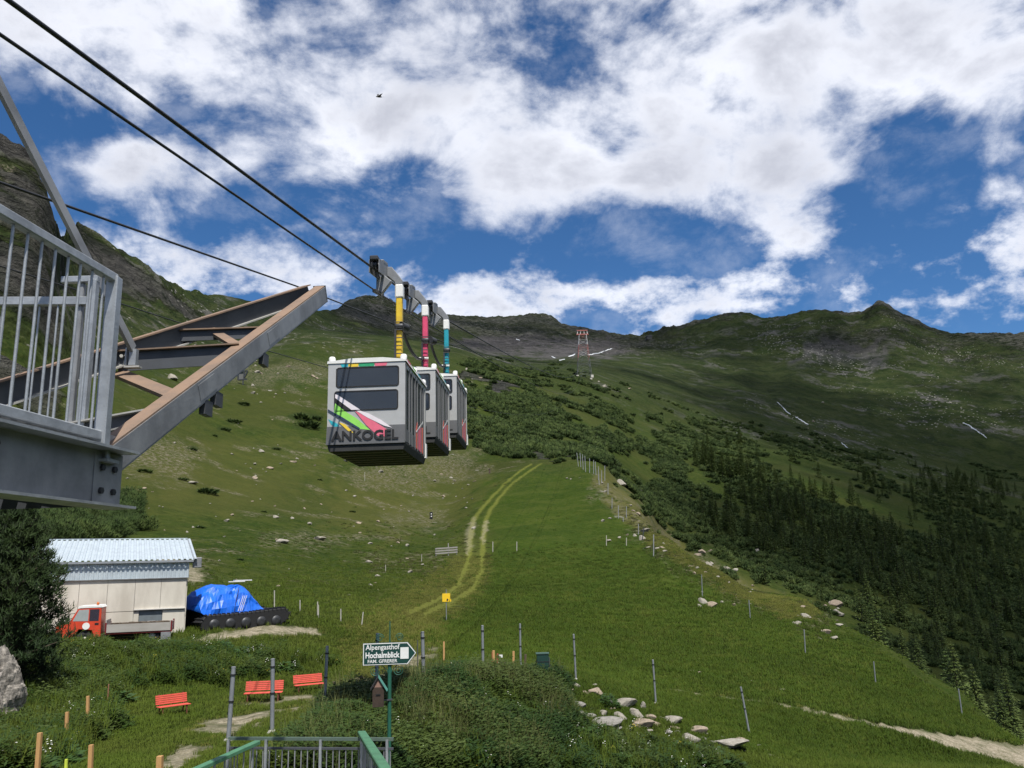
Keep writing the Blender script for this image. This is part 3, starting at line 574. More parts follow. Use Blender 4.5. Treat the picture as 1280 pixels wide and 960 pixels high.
def build_nose():
    root = empty('entry_guide_frame', (-2.6, 5.4, 0.8), 0, 'tapering steel guide frame with rust brown flanges reaching up from the platform to a point', 'steel frame')
    tip = P(401, 368, 9.5); rs = P(125, 580, 5.15); ls = P(-160, 545, 5.2)
    tipL = tip + Vector((-0.13, -0.06, 0.0))
    # right hand beam: channel with its back outwards
    p0, p1, d, sx, uz = MB().frame(rs, tip)
    m = MB(); m.bar(rs + sx * 0.055, tip + sx * 0.055, 0.016, 0.175); m.build('guide_beam', GALVD, root, True)
    m = MB(); m.bar(rs + uz * 0.0945, tip + uz * 0.0945, 0.115, 0.014); m.build('top_flange', RUST, root, True)
    m = MB(); m.bar(rs - uz * 0.0955, tip - uz * 0.0955, 0.115, 0.014); m.build('bottom_flange', GALVD, root, True)
    p0, p1, d2, sx2, uz2 = MB().frame(ls, tipL)
    m = MB(); m.bar(ls, tipL, 0.016, 0.17); m.build('guide_beam', BEAMD, root, True)  # shade under the flange is put into this web's dark colour
    m = MB(); m.bar(ls + uz2 * 0.092, tipL + uz2 * 0.092, 0.11, 0.014); m.build('top_flange', RUST, root, True)
    m = MB(); m.bar(ls - uz2 * 0.092, tipL - uz2 * 0.092, 0.11, 0.014); m.build('bottom_flange', PALE, root, True)
    def at(px, side):
        # the beam point under a photo column
        a, b = (rs, tip) if side else (ls, tipL); best = None
        for k in range(401):
            q = seg(a, b, k / 400); u = proj(np.array(q.x), np.array(q.y), np.array(q.z))[0]
            if best is None or abs(u - px) < best[0]: best = (abs(u - px), q)
        return best[1]
    def cross(pl, pr, h, name, mat, top, dz0=0.0, dz1=0.0, w=0.10):
        a = at(pl, 0) + Vector((0, 0, dz0)); b = at(pr, 1) + Vector((0, 0, dz1))
        m = MB(); m.bar(a, b, 0.016, h); m.build(name, mat, root, True)
        _, _, _, sx_, uz_ = MB().frame(a, b)
        m = MB(); m.bar(a + uz_ * (h / 2 + 0.006), b + uz_ * (h / 2 + 0.006), w, 0.012); m.build('cross_flange', top, root, True)
        return a, b
    a, b = cross(148, 300, 0.17, 'cross_beam', BEAMD, RUST, -0.06, 0.02)
    cross(225, 338, 0.10, 'cross_beam', BEAMD, RUST, -0.01, 0.0, 0.08)
    cross(20, 205, 0.13, 'cross_beam', BEAMD, PALE, -0.42, -0.02)
    cross(40, 178, 0.13, 'cross_beam', BEAMD, PALE, -0.62, -0.02)
    vn = (tip - rs).cross(tipL - ls).normalized(); m = MB(); q0 = at(150, 0) - Vector((0, 0, 0.16)); q1 = at(222, 1) + Vector((0, 0, 0.05)); m.bar(q0, q1, 0.14, 0.03, up=vn); m.build('diagonal_flat', RUST, root, True)
    m = MB(); m.bar(at(262, 0) - Vector((0, 0, 0.04)), at(300, 1) + Vector((0, 0, 0.08)), 0.10, 0.03, up=vn); m.build('diagonal_flat', RUST, root, True)
    for px, dx in ((262, 0.10), (322, 0.10), (248, 0.14)):
        q = at(px, 1) + sx * 0.03 - uz * 0.17; m = MB(); m.box(q, (0.05, 0.16, 0.12)); m.build('bracket', BEAMD, root, True)
    m = MB(); q = tip + d * 0.01 + sx * -0.01; m.bar(q, q + d * 0.02, 0.15, 0.205); m.build('tip_plate', GALVD, root, True)
    for fx in (0.03, 0.07):
        for fz in (-0.045, 0.045):
            q = seg(a, b, fx) + Vector((0, 0, fz)); m = MB(); m.tube(q + Vector((0, -0.005, 0)), q + Vector((0.01, -0.035, 0)), 0.016, n=6); m.build('bolt', PALE, root, True)
    for f in (0.30, 0.62):
        q = seg(rs, tip, f) + sx * 0.064; m = MB(); m.bar(q - d * 0.16, q + d * 0.16, 0.004, 0.13, up=uz); m.build('gusset_plate', GALVD, root, True)
    # inclined stay with its foot bracket
    st = empty('stay_rod', P(165, 445, 6.8), 0, 'slanting flat grey steel stay running down to the dark cross beam', 'steel stay')
    top = P(-40, 30, 4.75); bot = P(166, 436, 6.8)
    m = MB(); m.bar(bot, top + (top - bot) * 0.25, 0.085, 0.03, up=(1, 0, 0)); m.build('rod', GALVD, st, True)
    m = MB(); m.box(P(167, 447, 6.8), (0.06, 0.05, 0.14)); m.box(P(160, 447, 6.8), (0.012, 0.09, 0.15)); m.build('foot_bracket', GALV, st, True)
    m = MB(); m.box(P(166, 459, 6.78), (0.13, 0.06, 0.015)); m.build('foot_plate', PALE, st, True)
build_nose()
# ---------------------------------------------------------------- green stair railing at the bottom of the frame
GREEN = pm('green_paint', (0.075, 0.21, 0.115), 0.5, 0.0, 0.25, 5.0, 0.05, 60, col2=(0.055, 0.15, 0.085))
def build_stair_rail():
    root = empty('stair_railing', (-2.6, 10.9, -3.2), 0, 'steel stair railing with green painted handrails and thin bars, at the foot of the mound', 'railing')
    z = -2.02; L = P(286, 923, 10.9); Rr = P(492, 924, 10.9)
    m = MB(); m.bar(L, Rr, 0.04, 0.035); m.build('top_rail', pm('dull_green_steel', (0.12, 0.17, 0.14), 0.45, 0.3, 0.2, 5), root, True)
    m = MB(); m.bar(L - Vector((0, 0, 0.11)), Rr - Vector((0, 0, 0.11)), 0.03, 0.025); m.build('middle_rail', BEAMD, root, True)
    a, b = P(452, 914, 11.0), P(505, 1000, 6.2); a.z -= 0.02
    m = MB(); m.bar(a, b, 0.10, 0.05); m.build('handrail', GREEN, root, True, 0.008)
    c, d = P(322, 928, 10.8), P(150, 1005, 8.3)
    m = MB(); m.bar(c, d, 0.08, 0.05); m.build('handrail', GREEN, root, True, 0.008)
    for px in (286, 333, 401, 452, 484):
        q = P(px, 924, 10.9); m = MB(); m.bar(q, q - Vector((0, 0, 1.25)), 0.05, 0.03, up=(1, 0, 0)); m.build('post', GALV, root, True)
    n = 26
    for k in range(n):
        q = seg(L, Rr, (k + 0.5) / n) - Vector((0, 0, 0.12)); m = MB(); m.bar(q, q - Vector((0, 0, 1.1)), 0.012, 0.012, up=(1, 0, 0)); m.build('baluster', GALVD, root, True)
    for k in range(12):
        q = seg(c, d, (k + 0.5) / 12) - Vector((0, 0, 0.03)); m = MB(); m.bar(q, q - Vector((0, 0, 1.1)), 0.014 if k % 4 else 0.05, 0.014, up=(1, 0, 0)); m.build('baluster', GALV if k % 4 == 0 else GALVD, root, True)
    for k in range(14):
        q = seg(a, b, (k + 0.5) / 14) - Vector((0, 0, 0.03)); m = MB(); m.bar(q, q - Vector((0, 0, 1.1)), 0.014 if k % 4 else 0.05, 0.014, up=(1, 0, 0)); m.build('baluster', GALV if k % 4 == 0 else GALVD, root, True)
    land = empty('stair_landing', (-2.5, 9, -3.3), 0, 'grey concrete stair landing below the green railing', 'landing')
    m = MB(); m.box((-2.5, 8.6, -3.35), (2.6, 5.0, 0.16)); m.build('slab', pm('grey_concrete', (0.30, 0.29, 0.27), 0.85, 0, 0.2, 3, 0.2, 20), land, True)
    for k in range(6):
        m = MB(); m.box((-1.6, 6.2 - 0.3 * k, -3.2 + 0.17 * k), (1.3, 0.3, 0.17)); m.build('step', MATS['grey_concrete'], land, True)
build_stair_rail()
# ================================================================ CABLE CAR: ropes, three cabins, pylon
CABW, CABH, CABL = 1.93, 2.07, 3.15
SILV = pm('brushed_aluminium', (0.50, 0.50, 0.49), 0.42, 0.25, 0.12, 3.0, 0.03, 80)
SILD = pm('cabin_dark_grey', (0.155, 0.157, 0.162), 0.5, 0.2, 0.2, 3.0)
UNDER = pm('cabin_underside', (0.035, 0.036, 0.036), 0.7, 0.1, 0.3, 4.0)
GLASS, _nt, _b = new_mat('tinted_glass'); _b.inputs['Base Color'].default_value = (0.045, 0.06, 0.085, 1); _b.inputs['Roughness'].default_value = 0.05; _b.inputs['Specular IOR Level'].default_value = 0.6
_tr = nd(_nt, 'ShaderNodeBsdfTransparent'); _tr.inputs[0].default_value = (0.42, 0.48, 0.52, 1); _mx = nd(_nt, 'ShaderNodeMixShader'); _mx.inputs[0].default_value = 0.62
_nt.links.new(_tr.outputs[0], _mx.inputs[1]); _nt.links.new(_b.outputs[0], _mx.inputs[2]); _nt.links.new(_mx.outputs[0], _nt.nodes['Material Output'].inputs[0])
WHITE = pm('white_paint', (0.78, 0.78, 0.76), 0.45, 0.0, 0.08, 4.0)
LETTER = pm('black_lettering', (0.014, 0.014, 0.015), 0.6, 0, 0.1)
def paint(name, c): return pm(name, c, 0.45, 0.0, 0.12, 4.0)
PINK = paint('pink_print', (0.78, 0.16, 0.24)); LIME = paint('lime_print', (0.30, 0.72, 0.12)); TEAL = paint('teal_print', (0.03, 0.42, 0.50)); YEL = paint('yellow_print', (0.85, 0.60, 0.05)); NAVY = paint('navy_print', (0.03, 0.05, 0.10)); BRED = paint('orange_red_print', (0.80, 0.17, 0.12))
BLUSH = paint('blush_white_print', (0.82, 0.76, 0.80))
CARR = pm('carriage_grey', (0.23, 0.24, 0.25), 0.5, 0.3, 0.25, 4.0, 0.05, 40); CARRD = pm('carriage_dark_steel', (0.06, 0.062, 0.066), 0.5, 0.5, 0.3, 6.0)
PILL = pm('pillar_grey', (0.17, 0.175, 0.18), 0.5, 0.2, 0.15, 3.0)
def text_geo(txt, w, h, bold=0.0, space=1.0):
    """verts/faces of a line of lettering, fitted to w x h, in the XZ plane starting at the origin"""
    c = bpy.data.curves.new('t', 'FONT'); c.body = txt; c.offset = bold; c.space_character = space; c.resolution_u = 3; c.extrude = 0.02
    o = bpy.data.objects.new('t', c); COL.objects.link(o); dg = bpy.context.evaluated_depsgraph_get(); dg.update()
    me = bpy.data.meshes.new_from_object(o.evaluated_get(dg)); V = np.array([v.co[:] for v in me.vertices]); Fc = [tuple(p.vertices) for p in me.polygons]
    bpy.data.objects.remove(o); bpy.data.curves.remove(c); bpy.data.meshes.remove(me)
    mn, mx = V.min(0), V.max(0); V = (V - mn) / np.maximum(mx - mn, 1e-6)
    return V * np.array([w, h, 1.0]), Fc
def text_part(name, txt, w, h, parent, mat, origin, bold=0.0, depth=0.0015, space=1.0):
    V, Fc = text_geo(txt, w, h, bold, space); m = MB()
    m.add([(origin[0] + v[0], origin[1] - v[2] * depth, origin[2] + v[1]) for v in V], Fc)
    me = bpy.data.meshes.new(name); me.from_pydata(m.v, [], m.f); me.materials.append(mat)
    o = bpy.data.objects.new(name, me); COL.objects.link(o); o.parent = parent; return o
def rrect(x0, x1, z0, z1, r, n=4):
    pts = []
    for cx, cz, a0 in ((x1 - r, z1 - r, 0), (x0 + r, z1 - r, 90), (x0 + r, z0 + r, 180), (x1 - r, z0 + r, 270)):
        for k in range(n + 1):
            a = R(a0 + 90 * k / n); pts.append((cx + r * math.cos(a), cz + r * math.sin(a)))
    return pts
def ring(po, pi, y0, y1):
    n = len(po); m = MB(); vs = [(p[0], y, p[1]) for y in (y0, y1) for p in po] + [(p[0], y, p[1]) for y in (y0, y1) for p in pi]; fs = []
    for k in range(n):
        j = (k + 1) % n; fs += [(k, j, 2 * n + j, 2 * n + k), (n + k, 3 * n + k, 3 * n + j, n + j), (k, n + k, n + j, j), (2 * n + k, 2 * n + j, 3 * n + j, 3 * n + k)]
    return m.add(vs, fs)
def zf(u, v):
    """front graphic coordinates: read off the photo's enlarged cabin front -> local x, z"""
    return ((u - 70) / 611 * CABW - CABW / 2, (750 - v) / 680 * CABH)
def front_poly(name, pts, mat, root, y, parent=None):
    m = MB(); pp = [zf(*p) for p in pts]; m.prism(pp, 'y', y, y + 0.004); return m.build(name, mat, parent or root)
def build_cabin(loc, yaw, paintmat, label, hang_dx, lettered=True):
    root = empty('gondola_cabin', loc, yaw, label, 'cable car', 'linked cabins hanging from the rope')
    w, h, l = CABW / 2, CABH, CABL
    # shell: front and back walls, roof, floor tray
    def holed(y0, y1, zlo):
        mm = MB(); (xa, zt1), (xb, zt0) = zf(135, 115), zf(634, 284); (xc, zl1), (xd, zl0) = zf(122, 312), zf(628, 478); g_ = 0.03
        for (p, q_, r_, t_) in ((-w, xc + g_, zlo, h - 0.03), (xb - g_, w, zlo, h - 0.03), (xc + g_, xb - g_, zt1 - g_, h - 0.03), (xc + g_, xb - g_, zl1 - g_, zt0 + g_), (xc + g_, xb - g_, zlo, zl0 + g_)):
            mm.box(((p + q_) / 2, (y0 + y1) / 2, (r_ + t_) / 2), (q_ - p, y1 - y0, t_ - r_))
        return mm
    holed(0.0, 0.06, 0.44).build('end_wall', SILV, root)
    m = MB(); m.prism([(-w - 0.02, 0.0), (w, 0.0), (w + 0.002, 0.448), (-w - 0.002, 0.448)], 'y', -0.008, 0.06); m.build('skirt', SILD, root)
    holed(l - 0.06, l, 0.0).build('end_wall', SILV, root)
    m = MB(); m.prism([(-w - 0.03, h - 0.03), (w + 0.03, h - 0.03), (w + 0.02, h + 0.02), (0.4, h + 0.085), (-0.4, h + 0.085), (-w - 0.02, h + 0.02)], 'y', -0.02, l + 0.02); rf = m.build('roof', WHITE, root)
    m = MB(); m.box((0, l / 2, 0.03), (CABW - 0.02, l - 0.14, 0.06)); m.build('floor', UNDER, root)
    m = MB(); m.prism([(-w + 0.05, -0.16), (w - 0.05, -0.16), (w - 0.005, -0.002), (-w + 0.005, -0.002)], 'y', 0.03, l - 0.05); uf = m.build('underframe', UNDER, root)
    for k in range(7):
        m = MB(); m.box((0, 0.3 + k * 0.43, -0.175), (CABW - 0.2, 0.07, 0.03)); m.build('floor_rib', SILD, uf)
    # front windows with rubber gaskets
    for (u0, v0, u1, v1) in ((135, 115, 634, 284), (122, 312, 628, 478)):
        (x0, z1), (x1, z0) = zf(u0, v0), zf(u1, v1)
        wf = ring(rrect(x0, x1, z0, z1, 0.07), rrect(x0 + 0.028, x1 - 0.028, z0 + 0.028, z1 - 0.028, 0.05), -0.014, 0.02).build('end_window', BLACK, root)
        m = MB(); m.prism(rrect(x0 + 0.02, x1 - 0.02, z0 + 0.02, z1 - 0.02, 0.055), 'y', -0.006, -0.002); m.build('pane', GLASS, wf)
    for (u0, v0, u1, v1) in ((135, 115, 634, 284), (122, 312, 628, 478)):
        (x0, z1), (x1, z0) = zf(u0, v0), zf(u1, v1); MB().prism(rrect(x0, x1, z0, z1, 0.07), 'y', l, l + 0.006).build('end_window', GLASS, root)
    MB().bar((-0.6, l - 0.3, 1.95), (-0.6, 0.3, 1.95), 0.03, 0.03).bar((0.6, l - 0.3, 1.95), (0.6, 0.3, 1.95), 0.03, 0.03).build('grab_rail', GALV, root)
    MB().box((0, 0.35, 0.45), (CABW - 0.3, 0.35, 0.08)).box((0, l - 0.35, 0.45), (CABW - 0.3, 0.35, 0.08)).build('bench_seat', SILD, root)
    if lettered:
        y = -0.006
        front_poly('teal_stripe', [(78, 540), (150, 578), (195, 640), (140, 622), (100, 580)], TEAL, root, y)
        front_poly('yellow_stripe', [(158, 566), (215, 588), (290, 668), (235, 640)], YEL, root, y - 0.010)
        front_poly('green_stripe', [(122, 478), (210, 480), (300, 540), (410, 640), (330, 628), (200, 560), (122, 500)], LIME, root, y - 0.004)
        front_poly('pink_stripe', [(288, 481), (360, 512), (540, 640), (540, 700), (470, 690), (380, 600)], PINK, root, y - 0.008)
        front_poly('white_stripe', [(330, 480), (400, 506), (500, 565), (580, 628), (520, 610), (390, 540), (300, 480)], BLUSH, root, y - 0.012)
        front_poly('navy_stripe', [(75, 458), (190, 528), (330, 622), (320, 632), (180, 548), (75, 474)], NAVY, root, y - 0.015)
        gy = -0.021
        front_poly('window_white_stripe', [(131, 338), (150, 344), (330, 472), (262, 472), (131, 368)], BLUSH, root, gy)
        front_poly('window_black_stripe', [(131, 372), (262, 474), (206, 474), (131, 408)], LETTER, root, gy)
        front_poly('window_green_stripe', [(131, 412), (204, 474), (126, 474)], LIME, root, gy)
        for (a, b, mt, nm) in ((165, 222, TEAL, 'teal_roof_stripe'), (222, 305, YEL, 'yellow_roof_stripe'), (305, 432, pm('green_print', (0.03, 0.36, 0.16), 0.45), 'green_roof_stripe'), (432, 530, PINK, 'pink_roof_stripe')):
            front_poly(nm, [(a, 86), (b + 12, 84), (b, 112), (a + 14, 112)], mt, root, -0.004)
        (tx, tz), (tx1, tz1) = zf(106, 722), zf(632, 640)
        text_part('lettering', 'ANKOGEL', tx1 - tx, tz1 - tz, root, LETTER, (tx, -0.026, tz), bold=0.03)
    else:
        front_poly('pink_stripe', [(288, 481), (360, 512), (540, 640), (470, 690), (380, 600)], PINK, root, -0.006)
        (tx, tz), (tx1, tz1) = zf(106, 722), zf(632, 640)
        text_part('lettering', 'ANKOGEL', tx1 - tx, tz1 - tz, root, LETTER, (tx, -0.012, tz), bold=0.03)
    # long sides: dark panels behind light pillars, coloured panels low down, white end post
    for s in (-1, 1):
        x = s * w
        m = MB(); m.box((x - s * 0.03, l / 2, 0.21), (0.05, l - 0.12, 0.30)); m.build('side_panel', SILD, root)
        m = MB(); m.box((x - s * 0.03, l / 2, h - 0.10), (0.05, l - 0.12, 0.13)); m.build('cant_rail', SILV, root)
        ys = [0.10, 0.62, 0.98, 1.45, 1.82, 2.35, 2.72, 3.03]
        for i, yy in enumerate(ys):
            ww = 0.13 if i in (0, 7) else 0.045
            m = MB(); m.box((x - s * 0.008, yy, 1.0), (0.032, ww, 2.0 - 0.06)); m.build('side_pillar', (SILV if i == 7 else PILL) if i else SILD, root)
        for i in range(7):
            y0, y1 = ys[i] + 0.05, ys[i + 1] - 0.05
            m = MB(); m.box((x - s * 0.022, (y0 + y1) / 2, 1.14), (0.012, y1 - y0, 1.56)); m.build('side_window', GLASS, root)
        for i, mt in ((3, BRED), (4, PINK), (5, BRED)):
            y0, y1 = ys[i] + 0.05, ys[i + 1] - 0.05; m = MB(); m.prism([(y0, 0.10), (y1, 0.06), (y1, 0.80), (y0, 0.45 + 0.1 * i - 0.2)], 'x', x + s * 0.001 - s * 0.004, x + s * 0.001); m.build('side_print', mt, root)
        m = MB(); m.prism([(1.5, 0.5), (1.62, 0.5), (2.7, 0.95), (2.62, 0.97)], 'x', x + s * 0.003, x + s * 0.006); m.build('side_white_stroke', WHITE, root)
        m = MB(); m.box((x + s * 0.004, l - 0.1, 0.20), (0.06, 0.17, 0.40)); m.build('white_end_post', WHITE, root)
        for k in range(3):
            m = MB(); m.lathe([(0.0, -0.02), (0.075, -0.02), (0.085, 0.02), (0.085, 0.13), (0.06, 0.17), (0.0, 0.17)], (x - s * 0.06, 0.12 + k * (l - 0.24) / 2, h + 0.0), 12); m.build('roof_buffer', WHITE, root)
        m = MB(); m.box((x + s * 0.012, l / 2, h + 0.005), (0.02, l, 0.07)); m.build('gutter', WHITE if not lettered else BLUSH, root)
    for k in range(3):
        m = MB(); m.box((w - 0.002, 0.45 + k * 0.75, h + 0.012), (0.05, 0.4, 0.10)); m.build('roof_edge_print', (PINK, LIME, TEAL)[k], root)
    # hanger, fork and carriage (local: rope runs up along +Y)
    hx, hy, top = hang_dx, l / 2 + 0.05, 4.62
    m = MB(); m.bar((hx, hy, h + 0.02), (hx, hy, top - 0.40), 0.165, 0.20, up=(0, 1, 0)); hg = m.build('hanger', paintmat, root, False, 0.02)
    m = MB(); m.bar((hx - 0.075, hy - 0.17, h + 0.02), (hx - 0.075, hy - 0.17, top - 1.35), 0.05, 0.05, up=(0, 1, 0)); m.build('ladder_rail', CARRD, hg)
    for k in range(7):
        m = MB(); m.tube((hx - 0.11, hy - 0.15, h + 0.12 + k * 0.22), (hx + 0.11, hy - 0.15, h + 0.12 + k * 0.22), 0.014, n=6); m.build('rung', CARRD, hg)
    m = MB(); m.bar((hx, hy, top - 0.40), (hx, hy, top - 0.02), 0.22, 0.25, up=(0, 1, 0)); m.build('hanger_head', WHITE, root, False, 0.03)
    m = MB(); m.box((hx, hy, h + 0.09), (0.5, 0.9, 0.08)); m.build('roof_mount', SILV, root, False, 0.01)
    m = MB(); m.lathe([(0, -0.12), (0.07, -0.12), (0.085, -0.08), (0.085, 0.08), (0.07, 0.12), (0, 0.12)], (hx + 0.02, hy - 0.1, top - 1.22), 12, 'x'); m.build('damper', CARRD, root)
    # carriage
    sl = 0.2; cy0 = hy - 0.55; cx = hx - 0.46
    def cp(dx, dy, dz): return (cx + dx, cy0 + dy, top + 0.05 + dz + sl * dy)
    m = MB()
    for s in (-1, 1): m.prism([(cp(0, -0.55, 0.05)[1], cp(0, -0.55, 0.05)[2]), (cp(0, 0.85, -0.0)[1], cp(0, 0.85, 0)[2]), (cp(0, 0.85, 0.30)[1], cp(0, 0.85, 0.30)[2]), (cp(0, 0.3, 0.46)[1], cp(0, 0.3, 0.46)[2]), (cp(0, -0.55, 0.40)[1], cp(0, -0.55, 0.40)[2])], 'x', cx + s * 0.13 - 0.012, cx + s * 0.13 + 0.012)
    m.build('carriage_cheeks', CARR, root)
    for dy in (-0.42, -0.12, 0.22, 0.58):
        c = cp(0, dy, 0.26); m = MB(); m.lathe([(0, -0.06), (0.10, -0.06), (0.13, -0.045), (0.105, 0.0), (0.13, 0.045), (0.10, 0.06), (0, 0.06)], c, 14, 'x'); m.build('wheel', CARRD, root)
    c = cp(0, 0.2, 0.43); m = MB(); m.box(c, (0.30, 0.55, 0.10), m=Matrix.Rotation(math.atan(sl), 3, 'X')); m.build('cover', CARR, root, False, 0.02)
    c = cp(0.0, -0.5, 0.42); m = MB(); m.box(c, (0.22, 0.25, 0.12)); m.build('carriage_block', CARRD, root, False, 0.02)
    m = MB(); m.prism([(cx + 0.10, top + 0.50), (cx + 0.26, top + 0.50), (hx + 0.02, top + 0.20), (hx + 0.09, top + 0.10), (hx + 0.09, top - 0.10), (hx - 0.10, top - 0.10), (hx - 0.13, top + 0.05), (cx + 0.10, top + 0.26)], 'y', hy - 0.10, hy + 0.08); m.build('carriage_arm', CARR, root, False, 0.02)
    m = MB(); m.prism([(cx - 0.08, top + 0.05), (cx + 0.14, top + 0.12), (hx - 0.12, top - 0.06), (cx + 0.06, top - 0.42), (cx - 0.08, top - 0.38)], 'y', cy0 + 0.05, cy0 + 0.20); m.build('haul_grip_arm', CARR, root, False, 0.02)
    m = MB(); m.bar((cx, cy0 - 0.55, top - 0.40 - 0.12), (cx, cy0 + 0.5, top - 0.40 + 0.10), 0.09, 0.10); m.build('haul_grip', CARRD, root, False, 0.015)
    return root
YELP = pm('yellow_hanger_paint', (0.72, 0.50, 0.03), 0.45, 0, 0.3, 5, col2=(0.55, 0.34, 0.03)); MAGP = pm('magenta_hanger_paint', (0.66, 0.07, 0.16), 0.45, 0, 0.25, 5); TEALP = pm('teal_hanger_paint', (0.015, 0.30, 0.38), 0.45, 0, 0.2, 5)
CAB0 = Vector((-3.60, 20.0, 3.04)); CSTEP = Vector((0.34, 4.3, 0.80)); YAW = -0.055
cabs = []
for k, (mt, lab, lt) in enumerate(((YELP, 'silver cable car cabin with ANKOGEL lettering and colourful stripes under a yellow hanger', True), (MAGP, 'silver cable car cabin hanging from the magenta arm, between the other two', False), (TEALP, 'silver cable car cabin hanging from the teal arm, last of the three', False))):
    cabs.append(build_cabin(CAB0 + CSTEP * k, YAW, mt, lab, 0.50 if k == 0 else 0.40, lt))
bpy.context.view_layer.update()
def cab_pt(k, p): return Matrix.LocRotScale(cabs[k].location, cabs[k].rotation_euler, None) @ Vector(p)
for k, lab in ((0, 'black sagging hose linking the yellow and magenta hangers'), (1, 'black sagging hose linking the magenta and teal hangers')):
    a = cab_pt(k, (0.56, 1.62, 3.40)); b = cab_pt(k + 1, (0.36, 1.5, 2.9 - 0.1)); pts = []
    for i in range(17):
        t = i / 16; q = seg(a, b, t); q.z -= 0.42 * 4 * t * (1 - t) * 0.75; pts.append(q)
    m = MB(); m.path(pts, 0.045, 8); o = m.build('coupling_hose', BLACK); tag(o, lab, 'hose')
    m = MB(); m.tube(pts[0] - Vector((0.0, 0.12, 0)), pts[0] + Vector((0.12, 0.1, 0)), 0.12, n=10); m.build('end_fitting', CARRD, o)
    m = MB(); m.tube(pts[-1] - Vector((0.16, 0, 0)), pts[-1] + Vector((0.16, 0, 0)), 0.035, n=8); m.build('end_clamp', WHITE, o)
ROPE = pm('steel_rope', (0.035, 0.036, 0.04), 0.55, 0.4, 0.2, 30)
PYL = P(728, 419, 690)
def rope(name, pts, r, lab, mat=ROPE):
    # dense points, growing thicker is not needed: true diameter
    m = MB(); m.path(pts, r, 6); o = m.build(name, mat); tag(o, lab, 'rope'); return o
def catenary(a, b, s0, n=60):
    """from a to b, leaving a with slope s0 (dz/dy), parabolic"""
    out = []; L = b.y - a.y; c = (b.z - a.z - s0 * L) / (L * L)
    for i in range(n + 1):
        t = (i / n) ** 1.8 * L; out.append(Vector((a.x + (b.x - a.x) * t / L, a.y + t, a.z + s0 * t + c * t * t)))
    return out
def carr(k): return cab_pt(k, ((0.50 if k == 0 else 0.40) - 0.46, 3.15 / 2 + 0.05 - 0.55, 4.62 + 0.05 + 0.13))
c0, c1, c2 = carr(0), carr(1), carr(2)
a0 = P(10, 0, 7.56); back = a0 + (a0 - c0) * 0.7
rope('track_rope', [back, a0, seg(a0, c0, 0.5), c0, c1, c2] + catenary(c2, PYL + Vector((2.6, 0, 0)), 0.19)[1:], 0.030, 'thick black track rope that the three cabin carriages ride on')
h0 = cab_pt(0, (0.04, 1.08, 4.22)); h1 = cab_pt(1, (-0.06, 1.08, 4.22)); h2 = cab_pt(2, (-0.06, 1.08, 4.22))
a1 = P(0, 43, 7.37); back1 = a1 + (a1 - h0) * 0.7
rope('haul_rope', [back1, a1, h0, h1, h2] + catenary(h2, PYL + Vector((2.6, 0, -3)), 0.165)[1:], 0.021, 'thinner black haul rope running just below the track rope')
a3 = P(0, 228, 13.5); b3 = P(480, 400, 40); k3 = a3 + (a3 - b3) * 0.8
rope('track_rope', [k3, a3, P(370, 357.5, 27.9), b3] + catenary(b3, PYL + Vector((-2.6, 0, 0)), 0.20)[1:], 0.028, 'black rope of the empty lane passing behind the pointed steel frame')
a4 = P(143, 377, 17.2); b4 = P(410, 460, 31.6); k4 = a4 + (a4 - b4) * 1.2
rope('haul_rope', [k4, a4, seg(a4, b4, 0.5) - Vector((0, 0, 0.06)), b4] + catenary(b4, PYL + Vector((-2.6, 0, -3)), 0.14)[1:], 0.014, 'thin lower rope that disappears behind the lettered cabin')
